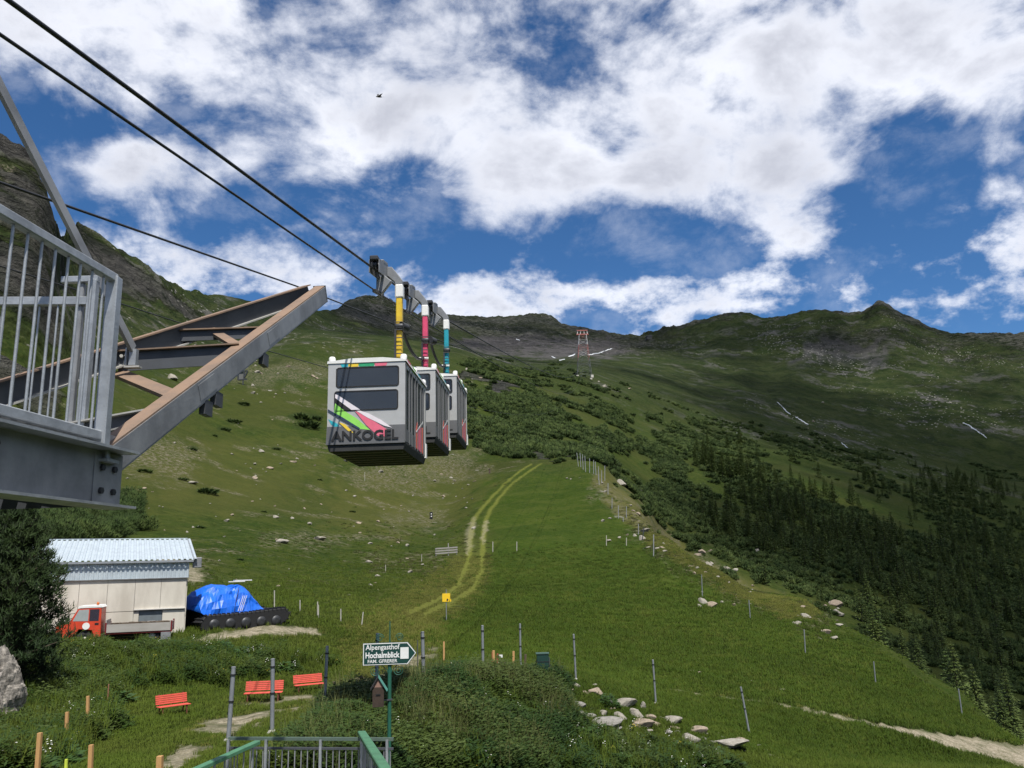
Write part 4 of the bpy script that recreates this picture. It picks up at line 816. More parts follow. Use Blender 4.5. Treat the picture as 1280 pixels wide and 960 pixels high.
# ---------------------------------------------------------------- lattice pylon on the knoll
def build_pylon():
    base = hit(728, 474, 400); b = Vector((PYL.x, 690, ground(PYL.x, 690))); H_ = PYL.z - b.z
    root = empty('cable_pylon', b, 0, 'tall steel lattice cable car pylon with red and white top on the knoll', 'pylon')
    redw = pm('pylon_red', (0.40, 0.13, 0.11), 0.55, 0, 0.2, 0.5); wh = pm('pylon_white', (0.62, 0.60, 0.58), 0.55, 0, 0.15, 0.5); gr = pm('pylon_grey', (0.16, 0.17, 0.17), 0.55, 0.3, 0.2, 0.5)
    bw, tw, n = 6.2, 3.0, 8
    def cor(i, t): w = bw + (tw - bw) * t; s = ((-1, -1), (1, -1), (1, 1), (-1, 1))[i % 4]; return Vector((s[0] * w, s[1] * w, t * H_))
    for i in range(4):
        m = MB(); m.bar(cor(i, -0.01), cor(i, 0.45), 0.24, 0.24); m.build('leg', gr, root)
        m = MB(); m.bar(cor(i, 0.45), cor(i, 0.76), 0.26, 0.26); m.build('leg', redw, root)
        m = MB(); m.bar(cor(i, 0.76), cor(i, 1.0), 0.3, 0.3); m.build('leg', wh, root)
        m = MB(); m.box(cor(i, 0) + Vector((0, 0, 0.3)), (2.0, 2.0, 2.4)); m.build('footing', pm('pale_footing', (0.55, 0.52, 0.46), 0.8, 0, 0.1), root)
    for k in range(n):
        t0, t1 = k / n, (k + 1) / n; mt = gr if t1 < 0.6 else (redw if k % 2 else wh)
        for i in range(4):
            m = MB(); m.bar(cor(i, t0), cor(i + 1, t1), 0.09, 0.09); m.bar(cor(i + 1, t0), cor(i, t1), 0.09, 0.09); m.bar(cor(i, t1), cor(i + 1, t1), 0.09, 0.09); m.build('bracing', mt, root)
    m = MB(); m.bar((-5.2, 0, H_ + 0.6), (5.2, 0, H_ + 0.6), 2.0, 0.9); m.build('cross_arm', redw, root)
    m = MB(); m.bar((-4.6, 0, H_ + 4.2), (4.6, 0, H_ + 4.2), 1.2, 0.7); m.build('top_gantry', redw, root)
    for x in (-4.4, -1.6, 1.6, 4.4):
        m = MB(); m.bar((x, 0, H_ + 1), (x * 0.9, 0, H_ + 4.2), 0.5, 0.5); m.build('gantry_post', wh, root)
    for x in (-2.6, 2.6):
        m = MB(); m.prism([(-3.5, H_ - 0.9), (3.5, H_ - 0.1), (3.5, H_ + 0.5), (0, H_ + 0.7), (-3.5, H_ - 0.3)], 'x', x - 0.35, x + 0.35); m.build('rope_saddle', gr, root)
build_pylon()
# ================================================================ SHED, TRUCK, COVERED SNOW GROOMER
CONC = pm('cream_concrete', (0.60, 0.565, 0.49), 0.85, 0, 0.2, 1.0, 0.15, 25, col2=(0.46, 0.425, 0.36), streak=(1, 1, 0.35))
CORR = pm('corrugated_steel', (0.56, 0.63, 0.67), 0.40, 0.3, 0.16, 2.0, col2=(0.46, 0.52, 0.56))
def build_shed():
    B = P(229, 800, 42.0); B.z = -3.2
    root = empty('equipment_shed', B, R(25), 'cream concrete shed with a corrugated metal roof beside the tarpaulin', 'shed')
    W_, Dp, Hw, He, Hb = 8.6, 5.0, 3.15, 3.98, 5.2
    wall = MB().box((-W_ / 2, Dp / 2, 1.2), (W_ - 0.12, Dp - 0.12, 4.6)).build('wall', pm('joint_concrete', (0.26, 0.23, 0.19), 0.9, 0, 0.1), root)
    xs = [0.0, -1.15, -2.30, -3.50, -4.70, -5.90, -7.10, -8.6]
    for i in range(len(xs) - 1):
        x1, x0 = xs[i], xs[i + 1]
        for (z0, z1) in ((-1.1, 1.62), (1.645, 3.13)):
            if i == 1 and z0 < 0:
                for (a, b, c, d) in ((x0, -2.06, z0, z1), (-1.02, x1, z0, z1)):
                    if b - a > 0.05: MB().box(((a + b) / 2, 0.0, (c + d) / 2), (b - a - 0.015, 0.10, d - c)).build('wall_panel', CONC, wall)
                continue
            if i == 0 and z0 < 0: x0_ = -1.02
            else: x0_ = x0
            if i == 3 and z0 < 0:
                MB().box(((x0 + x1) / 2, 0.0, -0.35), (x1 - x0 - 0.015, 0.10, 1.5)).build('wall_panel', CONC, wall); continue
            MB().box(((x0_ + x1) / 2, 0.0, (z0 + z1) / 2), (x1 - x0_ - 0.015, 0.10, z1 - z0)).build('wall_panel', CONC, wall)
    for i in range(4):
        MB().box((0.0, 0.06 + Dp * (i + 0.5) / 4, 1.0), (0.10, Dp / 4 - 0.015, 4.2)).build('wall_panel', CONC, wall)
    # door with notice
    dr = MB().box((-1.54, 0.02, 0.75), (1.03, 0.05, 1.74)).build('door', pm('grey_blue_door', (0.16, 0.185, 0.20), 0.55, 0.1, 0.2, 3), root)
    MB().box((-1.50, -0.012, 0.93), (0.34, 0.012, 0.44)).build('notice', pm('notice_white', (0.75, 0.72, 0.70), 0.6, 0, 0.1), dr)
    m = MB(); m.prism([(-1.60, 0.96), (-1.50, 1.09), (-1.40, 0.96), (-1.44, 1.06), (-1.42, 0.86), (-1.56, 0.90)], 'y', -0.024, -0.019); m.build('notice_sign', LETTER, dr)
    MB().box((-1.66, -0.02, 1.06), (0.03, 0.006, 0.12)).build('notice_bar', paint('notice_red', (0.6, 0.05, 0.05)), dr)
    MB().box((-1.54, 0.0, 1.67), (1.15, 0.12, 0.06)).build('door_lintel', GALVD, root)
    MB().box((-1.15, -0.06, 1.70), (2.3, 0.16, 0.045)).build('door_drip_ledge', pm('white_ledge', (0.66, 0.64, 0.6), 0.6), root)
    wn_ = MB().box((-4.1, 0.03, 0.98), (1.05, 0.04, 1.18)).build('window', pm('dark_opening', (0.03, 0.033, 0.036), 0.4), root)
    MB().box((-4.1, -0.005, 1.60), (1.2, 0.1, 0.05)).build('lintel', GALVD, wn_); MB().box((-3.78, 0.0, 1.0), (0.03, 0.04, 1.2)).build('mullion', GALV, wn_)
    MB().box((-4.25, 0.0, 0.75), (0.5, 0.03, 0.5)).build('pane', pm('milky_pane', (0.45, 0.50, 0.50), 0.3), wn_)
    # fascia: ribbed sheet under the eave
    def ribs(x0, x1, step, amp):
        out = []; x = x0
        while x < x1 - 1e-6:
            out += [(x, 0), (x + step * 0.30, 0), (x + step * 0.42, amp), (x + step * 0.78, amp), (x + step * 0.9, 0)]; x += step
        return out
    def sheet(name, mat, prof, p0f, p1f, th, parent):
        m = MB(); n = len(prof); vs = []
        for t in (p0f, p1f):
            for (x, a) in prof: vs.append(t(x, a))
        fs = [(k, k + 1, n + k + 1, n + k) for k in range(n - 1)]; m.add(vs, fs)
        o = m.build(name, mat, parent); md = o.modifiers.new('thickness', 'SOLIDIFY'); md.thickness = th; return o
    pr = ribs(-W_ - 0.1, 0.1, 0.2, 0.035)
    sheet('fascia', CORR, pr, lambda x, a: (x, -0.07 - a, Hw), lambda x, a: (x, -0.07 - a, He - 0.06), 0.006, root)
    MB().box((-W_ / 2, -0.09, Hw - 0.01), (W_ + 0.16, 0.1, 0.035)).build('fascia_foot_strip', GALVD, root)
    pr = ribs(-W_ - 0.2, 0.25, 0.25, 0.05)
    rf = sheet('roof', CORR, pr, lambda x, a: (x, -0.26, He + 0.02 + a), lambda x, a: (x, Dp + 0.15, Hb + a), 0.008, root)
    MB().bar((-W_ - 0.2, -0.27, He - 0.04), (0.25, -0.27, He - 0.04), 0.03, 0.10).build('eave_trim', GALV, rf)
    MB().bar((0.26, -0.26, He + 0.02), (0.26, Dp + 0.15, Hb), 0.03, 0.12).build('verge_trim', GALV, rf)
    MB().bar((-W_ - 0.2, Dp + 0.16, Hb + 0.06), (0.25, Dp + 0.16, Hb + 0.06), 0.16, 0.04).build('ridge_trim', CORR, rf)
    m = MB(); m.prism([(0.05, Hw), (Dp - 0.05, Hw), (Dp - 0.05, Hb - 0.08), (0.05, He - 0.07)], 'x', -0.03, 0.03); m.build('gable_sheet', CORR, root)
    lx = MB().box((0.45, 0.10, He - 0.12), (0.40, 0.35, 0.50)).build('flood_lamp_box', GALVD, root, False, 0.02)
    MB().box((0.16, 0.15, He - 0.1), (0.25, 0.06, 0.06)).build('arm', GALVD, lx)
build_shed()
def build_truck():
    B = P(150, 806, 39.2); B.z = ground(B.x, B.y) + 0.02
    B.z = P(150, 806, 39.2).z
    root = empty('flatbed_truck', B, R(19), 'small orange red flatbed truck with grey drop sides parked before the shed', 'truck')
    ORG = pm('orange_red_paint', (0.62, 0.065, 0.03), 0.38, 0, 0.2, 3, col2=(0.48, 0.055, 0.028)); DRED = pm('dark_red_frame', (0.17, 0.02, 0.02), 0.5, 0, 0.3, 4)
    side = pm('grey_dropside', (0.42, 0.40, 0.37), 0.6, 0.2, 0.2, 3, col2=(0.33, 0.31, 0.28), streak=(0.3, 1, 1)); TY = pm('tyre', (0.02, 0.02, 0.021), 0.85, 0, 0.2, 10); HUB = pm('pale_hub', (0.55, 0.52, 0.44), 0.5, 0.1, 0.2, 6)
    # x forward = -X (the cab points left). width 1.6 along Y
    wd = 0.80
    cabp = [(-2.55, 0.42), (-2.55, 0.98), (-2.30, 1.06), (-2.02, 1.10), (-1.72, 1.68), (-0.78, 1.70), (-0.74, 0.42), (-1.0, 0.42), (-1.12, 0.72), (-1.62, 0.78), (-1.85, 0.42)]
    m = MB(); m.prism(cabp, 'y', -wd, wd); cab_ = m.build('cab', ORG, root, False, 0.03)
    m = MB(); m.prism([(-1.74, 1.695), (-1.70, 1.78), (-0.82, 1.80), (-0.74, 1.705)], 'y', -wd - 0.01, wd + 0.01); m.build('roof', WHITE, cab_)
    m = MB(); m.prism([(-1.90, 1.15), (-1.68, 1.62), (-1.28, 1.63), (-1.28, 1.13)], 'y', -wd - 0.006, -wd + 0.01); m.build('side_window', pm('pale_glass', (0.34, 0.37, 0.37), 0.15, 0, 0.1), cab_)
    m = MB(); m.prism([(-1.24, 1.13), (-1.24, 1.63), (-0.86, 1.63), (-0.86, 1.13)], 'y', -wd - 0.006, -wd + 0.01); m.build('side_window', GLASS, cab_)
    m = MB(); ws = [(-2.035, 1.135), (-1.735, 1.665), (-1.71, 1.65), (-2.01, 1.12)]; m.prism(ws, 'y', -wd + 0.08, wd - 0.08); m.build('windscreen', MATS['pale_glass'], cab_)
    for yy in (-1, 1):
        m = MB(); m.lathe([(0, 0.0), (0.15, 0.0), (0.15, 0.012), (0, 0.012)], (-1.35, yy * wd - (0.014 if yy < 0 else 0), 0.92), 16, 'y', False); m.build('door_emblem', WHITE, cab_)
        m = MB(); m.lathe([(0, -0.03), (0.09, -0.03), (0.1, 0.02), (0, 0.03)], (-2.57, yy * 0.58, 0.80), 12, 'x'); m.build('headlight', HUB, cab_)
        m = MB(); m.box((-2.05, yy * (wd + 0.14), 1.28), (0.05, 0.12, 0.22)); m.bar((-2.0, yy * wd, 1.2), (-2.05, yy * (wd + 0.12), 1.28), 0.02, 0.02); m.build('mirror', BLACK, cab_)
        m = MB(); m.box((-0.93, yy * (wd + 0.004), 1.0), (0.16, 0.012, 0.08)); m.build('door_handle', BLACK, cab_)
        m = MB(); m.box((-1.82, yy * (wd + 0.003), 0.83), (0.014, 0.008, 0.6)); m.build('door_seam', DRED, cab_)
    m = MB(); m.lathe([(0, 0), (0.06, 0), (0.05, 0.13), (0, 0.15)], (-1.0, -0.3, 1.79), 10); m.build('beacon', pm('amber', (0.5, 0.12, 0.02), 0.3), cab_)
    m = MB(); m.box((0.55, 0, 0.46), (3.0, 0.7, 0.14)); m.build('chassis', BLACK, root)
    m = MB(); m.box((0.80, 0, 0.56), (2.7, 1.62, 0.07)); bed = m.build('bed', DRED, root)
    for (c, s) in (((0.80, -0.82, 0.77), (2.66, 0.04, 0.35)), ((0.80, 0.82, 0.77), (2.66, 0.04, 0.35)), ((2.15, 0, 0.77), (0.04, 1.6, 0.35)), ((-0.55, 0, 0.87), (0.04, 1.6, 0.55))):
        MB().box(c, s).build('drop_side', side, bed)
    for x in (-0.55, 2.17):
        for yy in (-0.83, 0.83): MB().box((x, yy, 0.78), (0.07, 0.06, 0.48)).build('corner_stake', DRED, bed)
    for k in range(14):
        MB().box((-0.2 + 0.16 * k, -0.35 + 0.5 * random.random(), 0.90 + 0.03 * random.random()), (0.22, 0.5, 0.14), rz=random.random()).build('load_debris', pm('debris_brown', (0.13, 0.10, 0.07), 0.9, 0, 0.4, 9), bed)
    MB().box((1.95, -0.80, 0.30), (0.42, 0.03, 0.45)).build('mud_flap', GALVD, root)
    for x in (-1.38, 1.35):
        for yy in (-0.62, 0.62):
            m = MB(); m.lathe([(0.18, -0.10), (0.30, -0.11), (0.36, -0.07), (0.36, 0.07), (0.30, 0.11), (0.18, 0.10), (0.18, -0.10)], (x, yy, 0.36), 20, 'y'); wh = m.build('wheel', TY, root)
            s = -1 if yy < 0 else 1; m = MB(); m.lathe([(0, 0.07), (0.08, 0.09), (0.10, 0.04), (0.19, 0.06), (0.19, -0.05), (0, -0.05)], (x, yy + s * 0.0, 0.36), 14, 'y') if s > 0 else m.lathe([(0, -0.07), (0.08, -0.09), (0.10, -0.04), (0.19, -0.06), (0.19, 0.05), (0, 0.05)], (x, yy, 0.36), 14, 'y')
            m.build('hub', HUB, wh)
build_truck()
def build_groomer():
    a = P(232, 790, 43.5); b = P(345, 776, 47.0); c = (a + b) / 2; c.z = (ground(a.x, a.y) + ground(b.x, b.y)) / 2
    yaw = math.atan2(b.y - a.y, b.x - a.x); L = math.hypot(b.x - a.x, b.y - a.y)
    c.z = P(292, 786, 45.2).z
    root = empty('snow_groomer', c, yaw, 'black tracked snow groomer parked beside the shed', 'snow groomer')
    TRK = pm('black_track', (0.014, 0.014, 0.015), 0.7, 0, 0.3, 8)
    for yy in (-1.15, 1.15):
        outline = [(-L / 2 + 0.45, 0.02), (L / 2 - 0.75, 0.02), (L / 2 - 0.15, 0.42), (L / 2 - 0.05, 0.72), (L / 2 - 0.35, 0.98), (0, 0.86), (-L / 2 + 0.3, 0.82), (-L / 2 + 0.05, 0.5), (-L / 2 + 0.12, 0.2)]
        m = MB(); m.prism(outline, 'y', yy - 0.42, yy + 0.42); tr = m.build('track', TRK, root, False, 0.03)
        n = len(outline); per = []
        for i in range(n):
            p, q = Vector(outline[i]), Vector(outline[(i + 1) % n]); ln = (q - p).length; k = 0.0
            while k < ln: per.append((p + (q - p) * (k / ln), math.atan2(q.y - p.y, q.x - p.x))); k += 0.24
        for (p, an) in per:
            MB().box((p.x, yy, p.y), (0.035, 0.9, 0.11), m=Matrix.Rotation(-an, 3, 'Y')).build('cleat', TRK, tr)
        for k in range(5):
            m = MB(); m.lathe([(0, -0.03), (0.1, -0.03), (0.27, -0.02), (0.27, 0.02), (0, 0.03)], (-L / 2 + 0.75 + k * (L - 1.6) / 4, yy - 0.44, 0.36), 14, 'y'); m.build('road_wheel', CARRD, tr)
    MB().box((0, 0, 0.72), (L - 0.9, 1.7, 0.5)).build('hull', TRK, root)
    MB().box((-0.2, -0.65, 2.42), (0.9, 0.06, 0.05)).build('roof_bar', WHITE, root); MB().box((0.35, -0.2, 2.47), (0.95, 0.25, 0.05)).build('roof_rack', WHITE, root)
    MB().bar((-L / 2 + 0.7, -1.55, 0.02), (-L / 2 + 0.5, -1.5, 0.9), 0.03, 0.03).build('side_rod', GALVD, root)
    # tarpaulin
    n, k = 24, 17; X, T = np.meshgrid(np.linspace(0, 1, n), np.linspace(0, 1, k), indexing='ij')
    x = -L / 2 + 0.15 + X * (3.6)
    top = np.interp(X, [0, 0.05, 0.16, 0.34, 0.48, 0.54, 0.62, 0.74, 0.88, 1.0], [1.30, 1.85, 2.12, 2.30, 2.22, 1.98, 2.30, 2.16, 1.5, 0.98])
    bot = np.interp(X, [0, 0.1, 0.35, 0.5, 0.7, 1.0], [0.95, 0.66, 0.62, 0.82, 0.84, 0.9])
    a_ = (T * 2 - 1); hw = 1.32 * (1 - 0.15 * X)
    y = np.sign(a_) * hw * np.abs(a_) ** 0.55 * (1 + 0.03 * np.sin(9 * X + 4 * a_)); z = bot + (top - bot) * (1 - np.abs(a_) ** 2.6) 
    fold = 0.16 * fbm(x * 1.6 + y * 0.8, z * 1.8 + a_, 71, 3) + 0.09 * ridged(x * 1.3 + z, z * 1.1 - y * 0.7, 74, 3) + 0.05 * np.sin(7 * x + 5 * z + 3 * fbm(x, z, 72)) * np.abs(a_)
    y = y + np.sign(a_) * fold * 1.1; z = z + fold * 0.8 * (1 - np.abs(a_)); x = x + 0.05 * fbm(y * 3, z * 3, 73)
    V = np.stack([x, y, z], -1).reshape(-1, 3); ii, jj = np.meshgrid(np.arange(n - 1), np.arange(k - 1), indexing='ij'); q = (ii * k + jj).ravel()
    TARP = pm('blue_tarpaulin', (0.006, 0.13, 0.66), 0.42, 0, 0.18, 2.5, 0.25, 7, col2=(0.005, 0.10, 0.52))
    troot = empty('tarpaulin', c, yaw, 'crumpled bright blue tarpaulin draped over the snow groomer', 'tarpaulin')
    o = from_arrays('sheet', V, np.stack([q, q + 1, q + k + 1, q + k], 1), TARP, smooth=False, parent=troot); md = o.modifiers.new('t', 'SOLIDIFY'); md.thickness = 0.012
    # end flap on the left
    e = MB(); ring = [tuple(V[j]) for j in range(k)]; e.add(ring + [(-L / 2 + 0.10, 0, 1.1)], [(j, j + 1, k) for j in range(k - 1)]); e.build('end_flap', TARP, troot)
    for dx in (0.0, 0.10, 0.2):
        m = MB(); m.bar((-0.42 + dx, -1.40, 0.95), (-0.12 + dx, -1.28, 1.7), 0.012, 0.028); m.build('strap', WHITE, troot)
    MB().path([(-0.6, -1.3, 0.9), (-0.3, -1.05, 1.9), (0.1, -0.4, 2.32)], 0.014, 6).build('cord', BLACK, troot)
build_groomer()
# ================================================================ POSTS, BENCHES, SIGNS
def top_at(base, px, py):
    r = math.hypot(base.x, base.y); return PR(px, py, r)
def post_thing(name, bx, by, tx, ty, rad, mat, label, cat, group=None, square=False, rmin=12, foot=False, up=None):
    b = hit(bx, by, rmin)
    if b is None: return
    t = top_at(b, tx, ty)
    if up: t = Vector((b.x, b.y, b.z + up))
    root = empty(name, b, 0, label, cat, group)
    m = MB(); d = (t - b)
    if square: m.bar(b - d * 0.06, t, rad * 2, rad * 2, up=(0, 1, 0))
    else: m.tube(b - d * 0.06, t, rad, rad * 0.96, 10)
    m.build('shaft', mat, root, True)
    if foot:
        m = MB(); m.lathe([(rad * 3.0, -0.08), (rad * 2.6, 0.04), (rad * 1.5, 0.12), (rad, 0.13)], b, 10); m.build('footing', pm('mortar', (0.42, 0.40, 0.36), 0.9, 0, 0.2, 6, 0.3, 30), root, True)
        m = MB(); m.tube(t, t + d.normalized() * 0.015, rad * 1.1, rad * 0.7, 10); m.build('cap', GALVD, root, True)
        for f in (0.55, 0.9):
            q = b + d * f; m = MB(); m.tube(q - d.normalized() * 0.02, q + d.normalized() * 0.02, rad * 1.25, None, 10); m.build('wire_clip', BOLT, root, True)
    return root
PG = pm('post_grey', (0.30, 0.32, 0.335), 0.5, 0.35, 0.25, 4, col2=(0.21, 0.225, 0.24))
mound_posts = [((285, 930), (292, 834), .075, 'stout grey steel fence post with a dark edge, beside the red bench on the path'), ((340, 919), (341, 824), .07, 'grey steel fence post directly in front of the wide red bench'), ((405, 895), (409, 808), .06, 'grey steel fence post at the end of the red bench nearest the bend'), ((470, 878), (472, 792), .07, 'grey steel fence post right behind the arrow sign'), ((530, 861), (528, 790), .075, 'stout grey steel fence post between the arrow sign and lone orange stake'), ((604, 848), (603, 782), .06, 'grey steel fence post on a mortar footing at the top of the mound'), ((651, 842), (650, 780), .05, 'thin grey steel fence post next to the green litter bin'), ((720, 852), (717, 793), .05, 'pale wooden fence post at the start of the boulder row'), ((820, 882), (816, 825), .05, 'grey steel fence post above the boulder row, upright'), ((937, 919), (926, 859), .055, 'grey steel fence post leaning over at the end of the boulder row')]
for (b, t, r_, lab) in mound_posts:
    post_thing('fence_post', *b, *t, r_ * 0.78, PG, lab or 'grey steel fence post standing along the edge of the overgrown mound', 'post', None if lab else 'plain fence posts along the mound', foot=True)
for (b, t) in (((878, 747), (877, 718)), ((938, 775), (936, 750)), ((1007, 819), (1005, 787)), ((1095, 858), (1092, 827)), ((1203, 896), (1198, 861))):
    post_thing('meadow_post', *b, *t, .045, PG, 'slim dark fence post near the lower edge of the meadow', 'post', 'slim posts along the meadow edge', rmin=45)
upper = [(723,583,721,566),(726,584,725,566),(729,587,728,568),(732,590,731,570),(737,591,737,573),(742,592,742,575),(745,594,744,577),(748,600,748,583),(749,606,748,588),(752,604,752,588),(756,601,756,582),(760,618,760,604),(765,636,765,622),(773,648,773,632),(779,652,779,646),(783,647,783,633),(798,668,798,655),(803,675,805,659),(817,695,817,668)]
for i, (bx, by, tx, ty) in enumerate(upper):
    post_thing('net_fence_post', bx, by, tx, ty, .085 if i < 12 else .07, pm('pale_post', (0.34, 0.35, 0.36), 0.55, 0.2, 0.2, 3) if i != 17 else BEAMD, 'pale net fence post along the upper rim of the piste' if i != 17 else 'dark net fence post on the stony rim of the piste', 'post', 'net fence posts on the upper rim' if i != 17 else None, rmin=90)
PINE_W = pm('fresh_wood', (0.52, 0.30, 0.12), 0.75, 0, 0.25, 6, 0.2, 40, col2=(0.40, 0.21, 0.08), streak=(1, 1, 0.2)); DARK_W = pm('dark_wood', (0.10, 0.07, 0.05), 0.85, 0, 0.3, 6, 0.2, 40)
for (b, t, r_) in (((45, 985), (50, 916), .035), ((82, 938), (84, 890), .035), ((109, 915), (110, 870), .035), ((112, 985), (114, 931), .035), ((199, 985), (200, 945), .05)):
    post_thing('wooden_stake', *b, *t, r_, PINE_W, 'fresh orange wooden stake in the grass left of the benches', 'stake', 'wooden stakes marking out the grass', square=True)
post_thing('reddish_stick', 133, 894, 136, 855, .02, pm('reddish_bark', (0.28, 0.13, 0.08), 0.85), 'thin crooked reddish stick standing in the leafy weeds', 'stick')
for (b, t) in (((70, 936), (70, 924)), ((99, 911), (99, 900)), ((82, 975), (83, 949)), ((124, 886), (125, 880))):
    post_thing('marker_ribbon', *b, *t, .022, pm('neon_yellow', (0.62, 0.72, 0.08), 0.6), 'short neon yellow marker tab in the grass between wooden stakes', 'marker', 'neon marker tabs', square=True)
for (b, t, m_, lab) in (((555, 830), (555, 802), PINE_W, 'lone orange wooden stake on the bare path bend'), ((618, 843), (617, 813), PINE_W, 'front orange stake of the pair near the little white plate'), ((616, 838), (616, 815), pm('red_wood_and_shade', (0.30, 0.08, 0.04), 0.8), 'dark red stake added as the shaded side of the front orange stake'), ((621, 837), (622, 817), MATS['red_wood_and_shade'], 'reddish stake carrying the little white plate'), ((642, 840), (642, 814), PINE_W, 'orange wooden stake joined by the dark bar to the grey post'), ((656, 840), (657, 818), DARK_W, 'weathered thin stake between the grey post and the litter bin'), ((417, 874), (418, 852), DARK_W, 'short brown wooden post left of the arrow sign'), ((452, 868), (452, 845), DARK_W, 'short dark wooden post beside the arrow sign'), ((572, 850), (572, 826), DARK_W, 'dark wooden post on the crest of the mound'), ((522, 845), (522, 800), BEAMD, 'thin dark rod right of the arrow sign')):  # second red stake stands in for the front orange stake's shaded side
    post_thing('short_stake', *b, *t, .04 if m_ is not BEAMD else .02, m_, lab, 'stake', square=True)
r_ = PR(622, 821, 33); q = hit(621, 837); r0 = math.hypot(q.x, q.y); c = PR(626, 820, r0)
o = MB().box(c - Vector((0, 0.06, 0)), (0.17, 0.015, 0.13)).build('white_plate', WHITE); tag(o, 'little white plate nailed to the reddish stake', 'plate')
a_, b_ = PR(624, 828, r0 + 0.1), PR(651, 829, r0 + 0.1)
o = MB().bar(a_, b_, 0.05, 0.06).build('wooden_rail', DARK_W); tag(o, 'dark horizontal bar between the stakes and grey post', 'rail')
for i, (bx, by, tx, ty) in enumerate([(452,783,454,765),(426,778,426,761),(398,772,398,756),(616,690,616,677),(646,689,646,677),(758,682,758,669),(456,601,456,590),(527,702,527,693),(343,761,343,738),(375,766,375,750),(397,770,397,752),(482,715,482,706),(783,682,783,672)]):
    lab, grp = (('thin wooden fence stake in the grass right of the tarpaulin', 'stakes by the tarpaulin') if bx in (343, 375, 397, 398, 426, 452) else ('thin pale marker stake standing on the open meadow', 'marker stakes on the meadow'))
    post_thing('marker_stake', bx, by, tx, ty, .035 if by > 700 else .06, pm('pale_stake', (0.46, 0.44, 0.38), 0.7, 0, 0.2), lab, 'stake', grp, rmin=40)
# ---------------------------------------------------------------- red benches
REDP = pm('faded_red_paint', (0.62, 0.085, 0.055), 0.55, 0, 0.22, 6, 0.05, 40, col2=(0.50, 0.065, 0.045)); REDD = pm('rusty_iron', (0.16, 0.045, 0.03), 0.7, 0.2, 0.3, 8)
def bench(px, py, yaw, w, label, hpx):
    b = hit(px, py)
    root = empty('park_bench', b, yaw, label, 'bench', 'red benches by the path')
    sc_ = min(1.0, hpx * math.hypot(b.x, b.y) / FPX / 1.04); root.scale = (sc_,) * 3
    # faces local -Y
    for k in range(4): MB().box((0, -0.20 + k * 0.115, 0.44), (w, 0.095, 0.035)).build('seat_slat', REDP, root, False, 0.006)
    for k in range(5): MB().box((0, 0.24 + 0.022 * k, 0.55 + k * 0.085), (w, 0.03, 0.07), m=Matrix.Rotation(R(-14), 3, 'X')).build('back_slat', REDP, root, False, 0.005)
    for x in (-w / 2 + 0.18, w / 2 - 0.18):
        m = MB(); m.bar((x, -0.22, 0.41), (x, 0.22, 0.41), 0.045, 0.03); m.bar((x, 0.20, 0.40), (x, 0.36, 0.98), 0.045, 0.03); m.build('side_frame', REDD, root)
        MB().bar((x, -0.18, 0.41), (x, -0.24, -0.06), 0.045, 0.045).build('leg', REDD, root); MB().bar((x, 0.18, 0.41), (x, 0.28, -0.06), 0.045, 0.045).build('leg', REDD, root)
    return root
bench(216, 894, R(44), 1.5, 'short faded red slatted bench farthest from the trail, beside leafy weeds', 24)
bench(329, 878, R(8), 1.75, 'wide red slatted bench seen behind two grey posts', 25)
bench(386, 866, R(30), 1.6, 'red slatted bench nearest the dirt path bend', 22)
